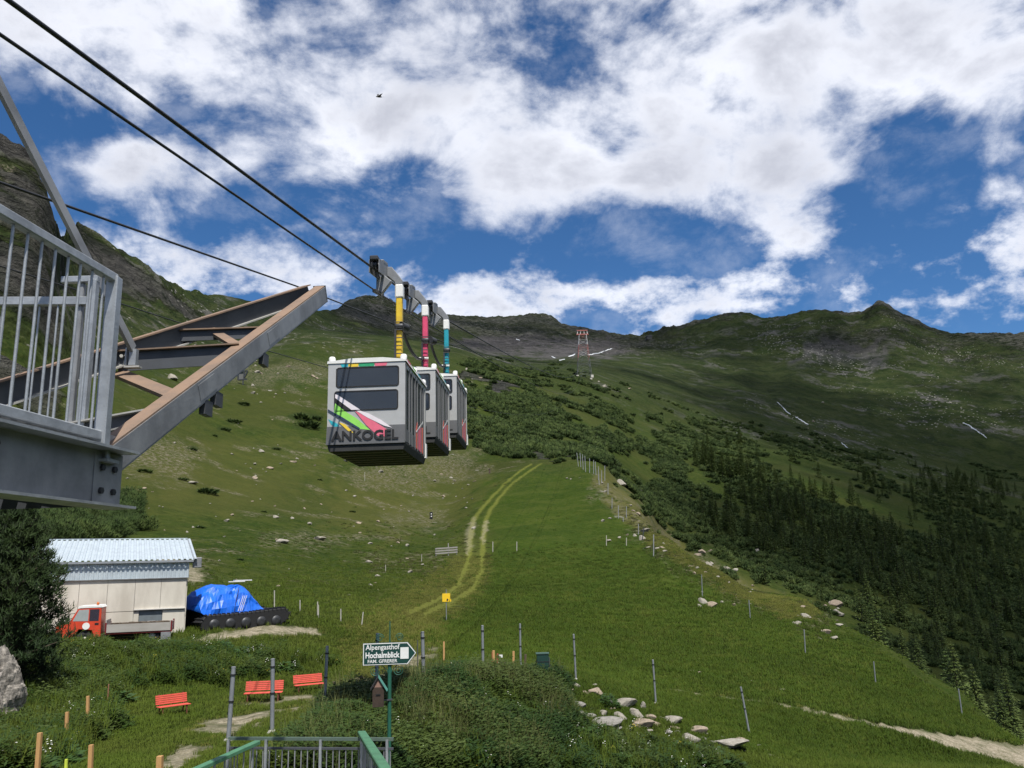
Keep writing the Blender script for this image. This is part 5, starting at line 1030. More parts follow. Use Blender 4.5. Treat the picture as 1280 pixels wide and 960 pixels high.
# ---------------------------------------------------------------- arrow sign
def build_sign():
    D_ = 19.0; c = P(487, 817, D_); g = ground(c.x, c.y)
    root = empty('arrow_signpost', (c.x, c.y, g), R(5), 'dark green arrow sign with white lettering on a green post', 'sign')
    SG = pm('sign_green', (0.012, 0.055, 0.045), 0.4, 0, 0.15, 4); PGN = pm('post_green', (0.02, 0.11, 0.075), 0.5, 0, 0.2, 5)
    z0 = c.z - g
    MB().tube((0, 0.05, -0.2), (0, 0.05, z0 - 0.2), 0.042, n=12).tube((0, 0.05, z0 - 0.2), (0, 0.05, z0 + 0.68), 0.020, 0.012, n=10).build('post', PGN, root)
    w, h = 1.15, 0.46; hz = 0.235
    arrow = [(-0.58, z0 - hz), (0.40, z0 - hz), (0.585, z0), (0.40, z0 + hz), (-0.58, z0 + hz)]
    sc = lambda f: [((x + 0.04) * (1 - f / 0.55) - 0.04, (z - z0) * (1 - f / hz) + z0) for x, z in arrow]
    bd = MB().prism(arrow, 'y', -0.012, 0.012).build('sign_board', SG, root)
    MB().prism(sc(0.008), 'y', -0.0145, -0.012).build('border', WHITE, bd); MB().prism(sc(0.026), 'y', -0.018, -0.0145).build('face', SG, bd)
    text_part('lettering', 'Alpengasthof', 0.74, 0.145, bd, WHITE, (-0.52, -0.0185, z0 + 0.055), 0.012, 0.004)
    text_part('lettering', 'Hochalmblick', 0.74, 0.125, bd, WHITE, (-0.52, -0.0185, z0 - 0.085), 0.03, 0.004)
    text_part('lettering', 'FAM. GFRERER', 0.64, 0.072, bd, WHITE, (-0.47, -0.0185, z0 - 0.185), 0.012, 0.004)
    MB().box((0.325, -0.022, z0 + 0.005), (0.18, 0.006, 0.24)).build('white_sticker', WHITE, bd)
    def scroll(cx, cz, s, up, r0=0.11):
        pts = []
        for k in range(34):
            a = k / 33 * 3.6 * math.pi; rr = r0 * (1 - 0.78 * k / 33); pts.append((cx + s * rr * math.cos(a + math.pi), 0.03, cz + up * rr * math.sin(a)))
        MB().path(pts, 0.009, 6).build('scroll', PGN, root)
    for s in (-1, 1):
        scroll(s * 0.20 if s > 0 else -0.32, z0 - hz - 0.12, s, -1); scroll(s * 0.22, z0 + hz + 0.10, s, 1, 0.09)
        MB().path([(0, 0.04, z0 - hz - 0.30), (s * 0.05, 0.04, z0 - hz - 0.12), (s * 0.16, 0.04, z0 - hz - 0.01)], 0.009, 6).build('bracket', PGN, root)
    # little gabled box hung on the post
    b2 = P(473, 845, 18.8)
    r2 = empty('gabled_letter_box', (b2.x, b2.y, b2.z - 0.62), R(8), 'small dark wooden box with a pointed roof hanging on the sign post', 'box')
    MB().prism([(-0.12, 0.0), (0.12, 0.0), (0.12, 0.40), (-0.12, 0.40)], 'y', -0.09, 0.12).build('body', pm('dark_brown_wood', (0.05, 0.032, 0.022), 0.8, 0, 0.3, 8), r2)
    MB().prism([(-0.12, 0.40), (0.12, 0.40), (0.0, 0.58)], 'y', -0.088, 0.12).build('gable', pm('pinkish_wood', (0.30, 0.18, 0.14), 0.8, 0, 0.3, 8), r2)
    MB().prism([(-0.17, 0.36), (-0.16, 0.34), (0.0, 0.60), (0.0, 0.635)], 'y', -0.13, 0.16).build('roof_side', pm('black_felt', (0.02, 0.02, 0.022), 0.8), r2)
    MB().prism([(0.20, 0.33), (0.185, 0.31), (0.0, 0.60), (0.0, 0.635)], 'y', -0.13, 0.16).build('roof_side', pm('teal_roof', (0.10, 0.30, 0.25), 0.5, 0, 0.2, 5), r2)
    MB().box((0, -0.096, 0.25), (0.10, 0.01, 0.03)).build('slot', BLACK, r2); MB().bar((0.08, 0.12, 0.1), (0.30, 0.20, 0.1), 0.03, 0.03).build('bracket', BEAMD, r2)
build_sign()
# ---------------------------------------------------------------- litter bin, yellow sign, barrier, hillside frame, marker box
def build_bin():
    b = hit(686, 856); r = math.hypot(b.x, b.y); t = PR(678, 817, r); bt = PR(678, 841, r)
    root = empty('litter_bin', b, 0, 'dark green square litter bin on a thin post by the mound crest', 'litter bin')
    BG = pm('bin_green', (0.012, 0.045, 0.035), 0.5, 0, 0.2, 6); h = t.z - bt.z; w = 14.5 / FPX * r
    x = t.x - b.x; z0 = bt.z - b.z
    m = MB(); m.prism([(x - w / 2 * 0.95, z0), (x + w / 2 * 0.95, z0), (x + w / 2, z0 + h), (x - w / 2, z0 + h)], 'y', -0.2, 0.2); bd = m.build('body', BG, root, False, 0.02)
    MB().box((x, 0, z0 + h + 0.012), (w + 0.04, 0.44, 0.03)).build('rim', pm('bin_rim', (0.05, 0.10, 0.08), 0.5), bd)
    MB().box((x, 0, z0 + h * 0.6), (w + 0.01, 0.41, 0.03)).build('band', BLACK, bd)
    MB().tube((x + w / 2 + 0.02, 0.05, -0.1), (x + w / 2 + 0.02, 0.05, z0 + h * 0.8), 0.022, n=8).build('post', BEAMD, root)
build_bin()
b = hit(558, 777, 45); r = math.hypot(b.x, b.y); t = PR(558, 737, r)
root = empty('yellow_sign', b, R(4), 'yellow square hiking sign on a thin grey post where the track bends', 'sign')
MB().tube((0, 0, -0.1), (0, 0, t.z - b.z), 0.035, n=8).build('post', PG, root)
zc = PR(558, 747, r).z - b.z; s = 9.5 / FPX * r
bd = MB().box((0, -0.05, zc), (s, 0.03, s * 1.02)).build('plate', pm('yellow_sign_paint', (0.85, 0.55, 0.02), 0.5, 0, 0.1), root, False, 0.004)
MB().prism([(0.02, zc - 0.22), (0.10, zc - 0.26), (0.16, zc - 0.14), (0.08, zc - 0.05), (0.04, zc - 0.10)], 'y', -0.069, -0.066).build('walker_symbol', LETTER, bd)
MB().box((s * 0.5, -0.05, zc - s * 0.36), (s * 0.25, 0.03, s * 0.3)).build('corner_tab', MATS['yellow_sign_paint'], bd)
def build_barrier():
    a, c = hit(545, 695, 60), hit(571, 693, 60); L = (c - a).length
    root = empty('timber_barrier', a, math.atan2(c.y - a.y, c.x - a.x), 'low grey timber barrier of three boards beside the wheel track', 'barrier')
    GW = pm('grey_timber', (0.30, 0.285, 0.26), 0.85, 0, 0.25, 5, 0.2, 30, streak=(0.2, 1, 1))
    sl = (c.z - a.z) / L
    for k in range(3): MB().bar((-0.1, 0, 0.32 + 0.32 * k), (L + 0.1, 0, 0.32 + 0.32 * k + sl * L), 0.07, 0.19).build('board', GW, root)
    for x, h in ((0.02, 1.05), (L * 0.6, 1.6), (L - 0.02, 1.0)): MB().box((x, 0.09, h / 2 + sl * x - 0.1), (0.12, 0.10, h + 0.2)).build('post', GW, root)
build_barrier()
b = hit(303, 481, 150); r = math.hypot(b.x, b.y); s = r / FPX
root = empty('hillside_frame', b, R(-10), 'dark square open frame on a short mast standing on the left hillside', 'frame')
MB().bar((0.6 * s, 0, -0.4), (0.6 * s, 0, 6.5 * s), 1.1 * s, 1.1 * s, up=(0, 1, 0)).build('mast', BEAMD, root)
for (p0, p1) in (((-6, 6.5), (5.5, 6.5)), ((-6, 17), (6, 17)), ((-6, 6.5), (-6, 17)), ((1.8, 6.5), (1.8, 17)), ((1.8, 8), (6, 16.5))):
    MB().bar((p0[0] * s, 0, p0[1] * s), (p1[0] * s, 0, p1[1] * s), 1.5 * s, 1.5 * s, up=(0, 1, 0)).build('frame_bar', BEAMD, root)
MB().box((-2.2 * s, 0.5 * s, 11.5 * s), (6.5 * s, 0.2 * s, 9 * s)).build('screen', pm('grey_mesh', (0.16, 0.165, 0.16), 0.7), root)
b = hit(539, 649, 90); r = math.hypot(b.x, b.y); s = r / FPX
root = empty('marker_box', b, 0, 'small black upright box with white spots on the slope left of the track', 'marker')
MB().box((0, 0, 4.2 * s), (3.6 * s, 1.6 * s, 8 * s)).build('body', BLACK, root, False, 0.05)
for z in (3.2, 6.2): MB().lathe([(0, 0), (0.8 * s, 0), (0.8 * s, 0.06), (0, 0.06)], (0.3 * s, -0.8 * s - 0.05, z * s), 10, 'y').build('reflector', WHITE, root)
MB().box((0, 0, 8.5 * s), (4.0 * s, 2.0 * s, 0.5 * s)).build('cap', BEAMD, root)
b = hit(612, 592, 90); r = math.hypot(b.x, b.y); s = r / FPX
root = empty('dark_post', b, 0, 'short dark post on the brown bank above the track', 'post')
MB().box((0, 0, 2.5 * s), (2.0 * s, 1.6 * s, 6 * s)).build('shaft', DARK_W, root, False, 0.05); MB().box((0, 0, 5.7 * s), (2.3 * s, 1.9 * s, 0.5 * s)).build('cap', BLACK, root)
# summit building
b = hit(811, 424, 1500) or P(811, 424, 2200)
root = empty('summit_station', b, 0.3, 'tiny dark summit lift station on the far ridge saddle', 'building')
MB().box((0, 0, 2), (11, 8, 7)).build('wall', pm('dark_cladding', (0.06, 0.06, 0.06), 0.8), root)
MB().prism([(-6.5, 5.5), (6.5, 5.5), (4, 9), (-5, 7)], 'y', -4.5, 4.5).build('roof', pm('slate_roof', (0.05, 0.05, 0.055), 0.6), root)
# bird
def build_bird():
    c = P(474, 121, 85); root = empty('bird', c, R(35), 'dark bird gliding with raised wings in the cloudy sky', 'bird')
    BK = pm('black_plumage', (0.02, 0.02, 0.024), 0.6, 0, 0.3, 20)
    m = MB(); prof = [(0.0, -0.24), (0.03, -0.20), (0.055, -0.08), (0.06, 0.05), (0.045, 0.14), (0.05, 0.18), (0.03, 0.23), (0.0, 0.27)]
    m.lathe([(r_, t) for r_, t in prof], (0, 0, 0), 10, 'x'); m.build('body', BK, root)
    for s in (-1, 1):
        st = [(0, 0, 0.0, 0.20), (0.18, 0.06, 0.02, 0.19), (0.36, 0.15, 0.0, 0.15), (0.50, 0.22, -0.08, 0.07)]
        vs = []; 
        for (y, z, x, ch) in st: vs += [(x + ch / 2, s * y, z), (x - ch / 2, s * y, z), (x, s * y, z + 0.012)]
        fs = []
        for i in range(3):
            q = i * 3; fs += [(q, q + 3, q + 5, q + 2), (q + 2, q + 5, q + 4, q + 1), (q + 1, q + 4, q + 3, q)]
        MB().add(vs, fs).build('wing', BK, root)
    MB().add([(-0.2, -0.02, 0), (-0.2, 0.02, 0), (-0.40, 0.09, 0), (-0.40, -0.09, 0), (-0.3, 0, 0.012)], [(0, 1, 4), (1, 2, 4), (2, 3, 4), (3, 0, 4), (0, 3, 2, 1)]).build('tail', BK, root)
    root.rotation_euler = (R(-28), R(8), R(205)); root.scale = (1.5, 1.5, 1.5)
build_bird()
# ================================================================ BOULDERS, SNOW
def stone_material(name, c1, c2, sc=3.0):
    m, nt, b = new_mat(name); tc = nd(nt, 'ShaderNodeTexCoord'); v = tc.outputs['Object']
    mp = nd(nt, 'ShaderNodeMapping'); mp.inputs['Scale'].default_value = (1, 1, 3.0); mp.inputs['Rotation'].default_value = (0.3, 0.25, 0); nt.links.new(v, mp.inputs[0])
    n1 = noise(nt, mp.outputs[0], sc, 6, 0.7); n2 = noise(nt, v, sc * 6, 3, 0.6)
    c = mixc(nt, ramp(nt, n1, 0.35, 0.65), c1, c2); c = mixc(nt, math_n(nt, 'MULTIPLY', ramp(nt, n2, 0.5, 0.7), 0.5), c, tuple(x * 0.55 for x in c2))
    nt.links.new(c, b.inputs['Base Color']); b.inputs['Roughness'].default_value = 0.9
    bp = nd(nt, 'ShaderNodeBump'); bp.inputs['Strength'].default_value = 0.6; bp.inputs['Distance'].default_value = 0.05; nt.links.new(n1, bp.inputs['Height']); nt.links.new(bp.outputs[0], b.inputs['Normal'])
    return m
ST_PALE = stone_material('pale_gneiss', (0.34, 0.315, 0.265), (0.21, 0.19, 0.155)); ST_GREY = stone_material('grey_gneiss', (0.28, 0.265, 0.24), (0.17, 0.16, 0.14)); ST_BROWN = stone_material('brown_gneiss', (0.36, 0.29, 0.215), (0.20, 0.16, 0.12))
def stone_mesh(seed, mat, sub=3):
    bm = bmesh.new(); bmesh.ops.create_icosphere(bm, subdivisions=sub, radius=1.0); rs = random.Random(seed)
    planes = [(Vector((rs.gauss(0, 1), rs.gauss(0, 1), rs.gauss(0, 0.8))).normalized(), rs.uniform(0.42, 0.78)) for _ in range(11)]
    P_ = np.array([v.co[:] for v in bm.verts])
    nz = 0.10 * fbm(P_[:, 0] * 2 + seed, P_[:, 1] * 2 + P_[:, 2] * 1.7, seed, 4)
    for v, e in zip(bm.verts, nz):
        c = v.co * (1 + e)
        for n_, d_ in planes:
            k = c.dot(n_)
            if k > d_: c = c - n_ * (k - d_) * 0.985
        v.co = c
    me = bpy.data.meshes.new('stone'); bm.to_mesh(me); bm.free(); me.materials.append(mat); return me
STONES = {id(mt): [stone_mesh(100 + 7 * k + j, mt) for k in range(5)] for j, mt in enumerate((ST_PALE, ST_GREY, ST_BROWN))}
def stone(name, px, py, wpx, hpx, mat, label, group=None, rmin=12, sink=0.25, depth=0.8, cat='boulder'):
    b = hit(px, py, rmin)
    if b is None: return None
    s = math.hypot(b.x, b.y) / FPX; o = bpy.data.objects.new(name, random.choice(STONES[id(mat)])); COL.objects.link(o)
    sx, sz = wpx * s * 0.70, hpx * s * 0.66
    o.scale = (sx, sx * depth, sz); o.location = b + Vector((0, sx * depth * 0.3, sz * (0.60 - sink))); o.rotation_euler = (random.uniform(-.12, .12), random.uniform(-.15, .15), random.uniform(-0.5, 0.5))
    return tag(o, label, cat, group)
big = [(718,860,11,10,ST_PALE,'rounded pale boulder at the foot of the wooden post'),(746,870,22,11,ST_BROWN,'slabby brown boulder above the glossy green plant'),(741,860,10,6,ST_PALE,None),(722,884,16,7,ST_GREY,None),(725,893,13,6,ST_GREY,None),(757,908,36,11,ST_GREY,'broad flat grey boulder lying lowest in the grass'),(777,885,32,11,ST_PALE,'long flat pale slab topping the boulder row'),(774,900,16,10,ST_PALE,None),(753,896,11,8,ST_PALE,None),(794,897,16,12,ST_PALE,'blocky cracked pale boulder in the middle of the row'),(803,888,7,11,ST_PALE,'small upright pale stone beside the flat slab'),(812,901,16,8,ST_BROWN,None),(801,910,34,10,ST_BROWN,'brown earthy boulder under the blocky one'),(838,906,27,9,ST_PALE,'flat pale boulder midway down the row'),(846,900,7,5,ST_PALE,None),(835,917,14,6,ST_GREY,None),(847,918,6,5,ST_GREY,None),(871,919,28,10,ST_BROWN,'layered brown boulder split by cracks'),(861,927,22,12,ST_PALE,'bright white boulder with a jagged top'),(879,925,8,5,ST_GREY,None),(909,937,46,15,ST_PALE,'largest bright boulder, long and lying aslant'),(901,925,9,4,ST_PALE,None),(922,928,19,6,ST_BROWN,None),(947,935,12,6,ST_GREY,None),(937,932,7,4,ST_BROWN,None),(868,912,7,4,ST_PALE,None),(731,868,9,5,ST_BROWN,None),(712,866,9,6,ST_BROWN,None),(738,897,12,5,ST_GREY,None),(765,889,9,5,ST_BROWN,None),(786,906,10,4,ST_BROWN,None),(820,907,10,5,ST_BROWN,None),(826,899,8,4,ST_PALE,None),(853,911,9,4,ST_BROWN,None),(885,916,10,4,ST_BROWN,None),(890,930,8,4,ST_GREY,None),(932,942,9,4,ST_BROWN,None),(955,940,8,4,ST_PALE,None),(705,874,8,5,ST_GREY,None),(783,918,8,3,ST_PALE,None),(822,922,6,3,ST_GREY,None),(748,902,14,5,ST_BROWN,None),(770,912,12,4,ST_GREY,None),(812,915,12,4,ST_PALE,None),(843,912,12,4,ST_BROWN,None),(856,906,8,4,ST_PALE,None),(880,921,11,4,ST_PALE,None),(894,919,9,4,ST_BROWN,None),(915,925,10,4,ST_PALE,None),(942,937,10,4,ST_BROWN,None),(962,946,10,4,ST_PALE,None),(975,950,7,3,ST_GREY,None)]
for (px, py, w, h, mt, lab) in big:
    stone('boulder', px, py, w, h, mt, lab or 'smaller stone of the boulder row edging the mound', None if lab else 'small stones of the boulder row')
for (px, py, w, h, mt) in ((655, 962, 22, 24, ST_BROWN), (644, 945, 18, 16, ST_GREY), (672, 958, 14, 20, ST_BROWN), (683, 925, 12, 8, ST_BROWN), (636, 866, 14, 9, ST_BROWN), (608, 866, 10, 8, ST_BROWN), (622, 958, 14, 12, ST_GREY)):
    stone('boulder', px, py, w, h, mt, 'brown rock showing through the weeds of the mound', 'rocks in the weeds of the mound', depth=0.6)
# tall outcrop under the dark pine
oc = hit(-4, 912); s = math.hypot(oc.x, oc.y) / FPX
bm = bmesh.new(); bmesh.ops.create_icosphere(bm, subdivisions=5, radius=1.0); Pv = np.array([v.co[:] for v in bm.verts])
lay = ridged(Pv[:, 0] * 1.2 + Pv[:, 2] * 1.6, Pv[:, 2] * 3.2 - Pv[:, 0] * 2.2, 81, 5); f2 = fbm(Pv[:, 0] * 3, Pv[:, 2] * 3 + Pv[:, 1] * 2, 82, 4)
for v, a, c in zip(bm.verts, lay, f2): v.co = v.co * (1 + 0.16 * a + 0.30 * c); v.co.x *= 0.9
me = bpy.data.meshes.new('rock_outcrop'); bm.to_mesh(me); bm.free(); me.materials.append(stone_material('ribbed_rock', (0.33, 0.30, 0.26), (0.10, 0.092, 0.08), 2.6))
o = bpy.data.objects.new('rock_outcrop', me); COL.objects.link(o); o.scale = (22 * s, 22 * s, 46 * s); o.location = oc + Vector((-6 * s, 10 * s, 22 * s)); tag(o, 'tall ribbed pale rock outcrop under the dark pine tree', 'rock')
# scattered stones on the hillside
regions = [((150,480,420,640),60),((260,450,420,500),40),((420,590,600,700),60),((200,640,420,740),35),((560,560,600,640),12),((750,600,840,690),40),((850,690,950,760),44),((985,755,1050,800),30),((700,560,760,600),12),((570,462,640,480),22),((300,560,420,600),16),((860,860,1000,900),8),((430,700,540,760),14),((1000,500,1260,560),14),((180,400,420,450),26),((740,470,790,500),10)]
rs = random.Random(5)
for (x0, y0, x1, y1), n in regions:
    for _ in range(int(n * 0.62)):
        px, py = rs.uniform(x0, x1), rs.uniform(y0, y1)
        if 520 < px < 660 and py > 640 and rs.random() < 0.85: continue
        w = rs.choice([2, 2.4, 3, 3, 4, 5, 7]) * (1.0 if py > 560 else 0.8) * (1.7 if px > 740 and py > 590 else 1.0)
        stone('loose_stone', px, py, w, w * rs.uniform(0.4, 0.75), rs.choice([ST_PALE, ST_PALE, ST_BROWN]), 'pale loose stone lying in the mountain grass', 'loose stones strewn over the slopes', rmin=50, sink=0.3, cat='stone')
for (px, py, w, h, lab) in ((399,675,14,6,'flat white stone alone on the left slope'),(350,678,16,6,'pale stone beside a strip of rubble'),(330,438,10,5,None),(300,470,9,6,None),(320,466,8,4,None),(214,474,12,8,'white boulder seen through the steel frame'),(283,652,6,4,None),(238,604,12,4,None),(432,577,6,4,None),(460,703,8,4,None),(528,707,6,3,None)):
    stone('loose_stone', px, py, w, h, ST_PALE, lab or 'pale loose stone lying in the mountain grass', None if lab else 'loose stones strewn over the slopes', rmin=50, cat='stone')
SNOW, _nt, _b = new_mat('old_snow'); _tc = nd(_nt, 'ShaderNodeNewGeometry'); _nt.links.new(mixc(_nt, noise(_nt, _tc.outputs['Position'], 0.3, 4), (0.62, 0.64, 0.67), (0.45, 0.47, 0.50)), _b.inputs['Base Color']); _b.inputs['Roughness'].default_value = 0.7
def snow(pts, wpx, label, group=None, rmin=300):
    """a strip of old snow lying on the ground along photo points"""
    L = []
    for i in range(len(pts) - 1):
        n = max(2, int(abs(pts[i + 1][0] - pts[i][0]) + abs(pts[i + 1][1] - pts[i][1])) // 2)
        for k in range(n): t = k / n; L.append((pts[i][0] * (1 - t) + pts[i + 1][0] * t, pts[i][1] * (1 - t) + pts[i + 1][1] * t))
    L.append(pts[-1]); L = [(x + rs.uniform(-.5, .5), y + rs.uniform(-.5, .5)) for x, y in L]; V = []; c3 = [hit(x, y, rmin) for x, y in L]; c3 = [c for c in c3 if c is not None]
    if len(c3) < 2: return
    for i, c in enumerate(c3):
        r = math.hypot(c.x, c.y); s = r / FPX; d = (c3[min(i + 1, len(c3) - 1)] - c3[max(i - 1, 0)]); d.z = 0; d = d.normalized() if d.length > 0 else Vector((1, 0, 0)); nrm = Vector((-d.y, d.x, 0))
        w = wpx * s * (0.35 + 0.65 * math.sin(math.pi * (i + 0.4) / (len(c3) - 0.2))) * rs.uniform(0.2, 1.2) * 0.75
        for u in (-1, -0.4, 0.4, 1):
            q = c + nrm * (u * w); q.z = ground(q.x, q.y) + (0.9 if abs(u) < 0.9 else -0.4); V.append(q)
    f = [(i * 4 + k, i * 4 + k + 1, i * 4 + k + 5, i * 4 + k + 4) for i in range(len(c3) - 1) for k in range(3)]
    o = MB().add(V, f, True).build('snow_patch', SNOW); tag(o, label, 'snow', group)
snow([(690,446),(694,448)], 1.2, 'small round snow patch at the left end of the scree', None, 700); snow([(699,451),(706,449)], 1.2, 'short snow patch on the scree, second from the pylon', None, 700); snow([(710,446),(719,443)], 1.7, 'thick snow patch on the scree next to the pylon', None, 700)
snow([(736,444),(747,442),(756,439),(765,436)], 1.0, 'long thin snow line on the scree right of the pylon', None, 700); snow([(645,424),(650,426)], 0.8, 'speck of snow high under the dark peak', None, 700)
snow([(972,503),(980,511),(988,519)], 1.0, 'snow streak in the gully of the right slope, upper one', None); snow([(994,521),(1002,526),(1010,531)], 1.1, 'snow streak in the gully of the right slope, lower one', None)
snow([(1052,554),(1062,562)], 1.0, 'short snow streak beside the sunlit pasture', None); snow([(1203,529),(1210,531),(1220,538),(1234,548)], 1.2, 'snow streak high on the shaded mountainside, split at its top', None); snow([(921,540),(924,550)], 1.5, 'pale streak of snow on a narrow rib above the dwarf pines', None)
# ================================================================ VEGETATION
def leaf_material(name, c1, c2, c3=None, trans=0.2, rough=0.7, upn=0.5):
    m, nt, b = new_mat(name); out = nt.nodes['Material Output']
    oi = nd(nt, 'ShaderNodeObjectInfo'); geo = nd(nt, 'ShaderNodeNewGeometry')
    n1 = noise(nt, geo.outputs['Position'], 0.35, 3, 0.6)
    c = mixc(nt, oi.outputs['Random'], c1, c2); c = mixc(nt, ramp(nt, n1, 0.38, 0.66), c, c3 or c2)
    c = mixc(nt, math_n(nt, 'MULTIPLY', ramp(nt, noise(nt, geo.outputs['Position'], 0.055, 4, 0.65), 0.38, 0.64), 0.6), c, tuple(x * 0.55 for x in c1))
    c = mixc(nt, math_n(nt, 'MULTIPLY', geo.outputs['Random Per Island'], 0.45), c, tuple(x * 1.5 for x in c1))
    nt.links.new(c, b.inputs['Base Color']); b.inputs['Roughness'].default_value = rough; b.inputs['Specular IOR Level'].default_value = 0.12
    vm = nd(nt, 'ShaderNodeVectorMath', operation='MULTIPLY_ADD'); nt.links.new(geo.outputs['Normal'], vm.inputs[0]); vm.inputs[1].default_value = (upn,) * 3; vm.inputs[2].default_value = (0, 0, 1)
    vn_ = nd(nt, 'ShaderNodeVectorMath', operation='NORMALIZE'); nt.links.new(vm.outputs[0], vn_.inputs[0]); nt.links.new(vn_.outputs[0], b.inputs['Normal'])
    tl = nd(nt, 'ShaderNodeBsdfTranslucent'); nt.links.new(c, tl.inputs[0])
    mx = nd(nt, 'ShaderNodeMixShader'); mx.inputs[0].default_value = trans
    nt.links.new(b.outputs[0], mx.inputs[1]); nt.links.new(tl.outputs[0], mx.inputs[2]); nt.links.new(mx.outputs[0], out.inputs[0])
    return m
M_GRASS = leaf_material('grass_blades', (0.052, 0.082, 0.009), (0.076, 0.106, 0.013), (0.088, 0.108, 0.018))
M_GRASSD = leaf_material('dark_grass_blades', (0.039, 0.070, 0.007), (0.058, 0.090, 0.010), (0.050, 0.080, 0.009))
M_HERB = leaf_material('herb_leaves', (0.026, 0.050, 0.010), (0.046, 0.074, 0.014), (0.060, 0.085, 0.018))
M_HERB2 = leaf_material('pale_herb_leaves', (0.055, 0.082, 0.022), (0.085, 0.112, 0.032), (0.042, 0.070, 0.018))
M_DOCK = leaf_material('broad_leaves', (0.04, 0.08, 0.022), (0.062, 0.11, 0.034), (0.05, 0.09, 0.028), rough=0.42)
M_PINE = leaf_material('dwarf_pine_needles', (0.027, 0.050, 0.013), (0.044, 0.068, 0.017), (0.064, 0.088, 0.021), trans=0.15, upn=1.3)
M_SPRUCE = leaf_material('spruce_needles', (0.072, 0.112, 0.032), (0.105, 0.145, 0.040), (0.135, 0.165, 0.046), trans=0.15, upn=1.2)
M_STONEPINE = leaf_material('stone_pine_needles', (0.016, 0.032, 0.012), (0.026, 0.045, 0.015), (0.036, 0.055, 0.017), trans=0.12)
M_BARK = pm('bark', (0.10, 0.075, 0.055), 0.9, 0, 0.3, 5, 0.3, 25)
M_FLOWER = pm('white_blossom', (0.72, 0.72, 0.66), 0.6, 0, 0.1); M_YFLOWER = pm('yellow_blossom', (0.72, 0.55, 0.04), 0.6, 0, 0.1)
def tri_cloud(name, tris, mat, link=False):
    """tris (n,3,3)"""
    V = tris.reshape(-1, 3); return from_arrays(name, V, np.arange(len(V)).reshape(-1, 3), mat, link=link)
def quads_obj(name, quads, mat, link=False):
    V = quads.reshape(-1, 3); return from_arrays(name, V, np.arange(len(V)).reshape(-1, 4), mat, link=link)
def rnd(a, b, n): return rng.uniform(a, b, n)
def blades(n, rad, h0, h1, w, lean, mat, name):
    a = rnd(0, 2 * math.pi, n); r = rad * np.sqrt(rnd(0, 1, n)); x, y = r * np.cos(a), r * np.sin(a); h = rnd(h0, h1, n); b = rnd(0, 2 * math.pi, n); l = rnd(0.2, 1, n) * lean * h
    wx, wy = -np.sin(b) * w * 0.5, np.cos(b) * w * 0.5; tx, ty = x + np.cos(b) * l, y + np.sin(b) * l; mx_, my_ = x + np.cos(b) * l * 0.3, y + np.sin(b) * l * 0.3; z = np.zeros(n)
    q1 = np.stack([np.stack([x - wx, y - wy, z - 0.02], -1), np.stack([x + wx, y + wy, z - 0.02], -1), np.stack([mx_ + wx * .8, my_ + wy * .8, h * .6], -1), np.stack([mx_ - wx * .8, my_ - wy * .8, h * .6], -1)], 1)
    q2 = np.stack([q1[:, 3], q1[:, 2], np.stack([tx + wx * .1, ty + wy * .1, h], -1), np.stack([tx - wx * .1, ty - wy * .1, h], -1)], 1)
    return quads_obj(name, np.concatenate([q1, q2]), mat)
def leafy(n, rad, h, ls, mat, name, flat=0.5, dome=True):
    """leaf-sized quads through a low dome"""
    a = rnd(0, 2 * math.pi, n); r = rad * np.sqrt(rnd(0, 1, n)); zmax = h * (1 - (r / rad) ** 2 * 0.8) if dome else h; z = zmax * rnd(0.15, 1, n) ** 0.6
    c = np.stack([r * np.cos(a), r * np.sin(a), z], -1)
    d = np.stack([np.cos(a + rnd(-.8, .8, n)), np.sin(a + rnd(-.8, .8, n)), rnd(-.3, .9, n) * (1 - flat) + 0.15], -1); d /= np.linalg.norm(d, axis=1)[:, None]
    up = np.stack([rnd(-.6, .6, n), rnd(-.6, .6, n), np.ones(n)], -1); s = np.cross(d, up); s /= np.linalg.norm(s, axis=1)[:, None]
    L = rnd(0.6, 1.3, n)[:, None] * ls; W = L * rnd(0.3, 0.5, n)[:, None]
    return quads_obj(name, np.stack([c - d * L * .5, c + s * W * .5, c + d * L * .5, c - s * W * .5], 1), mat)
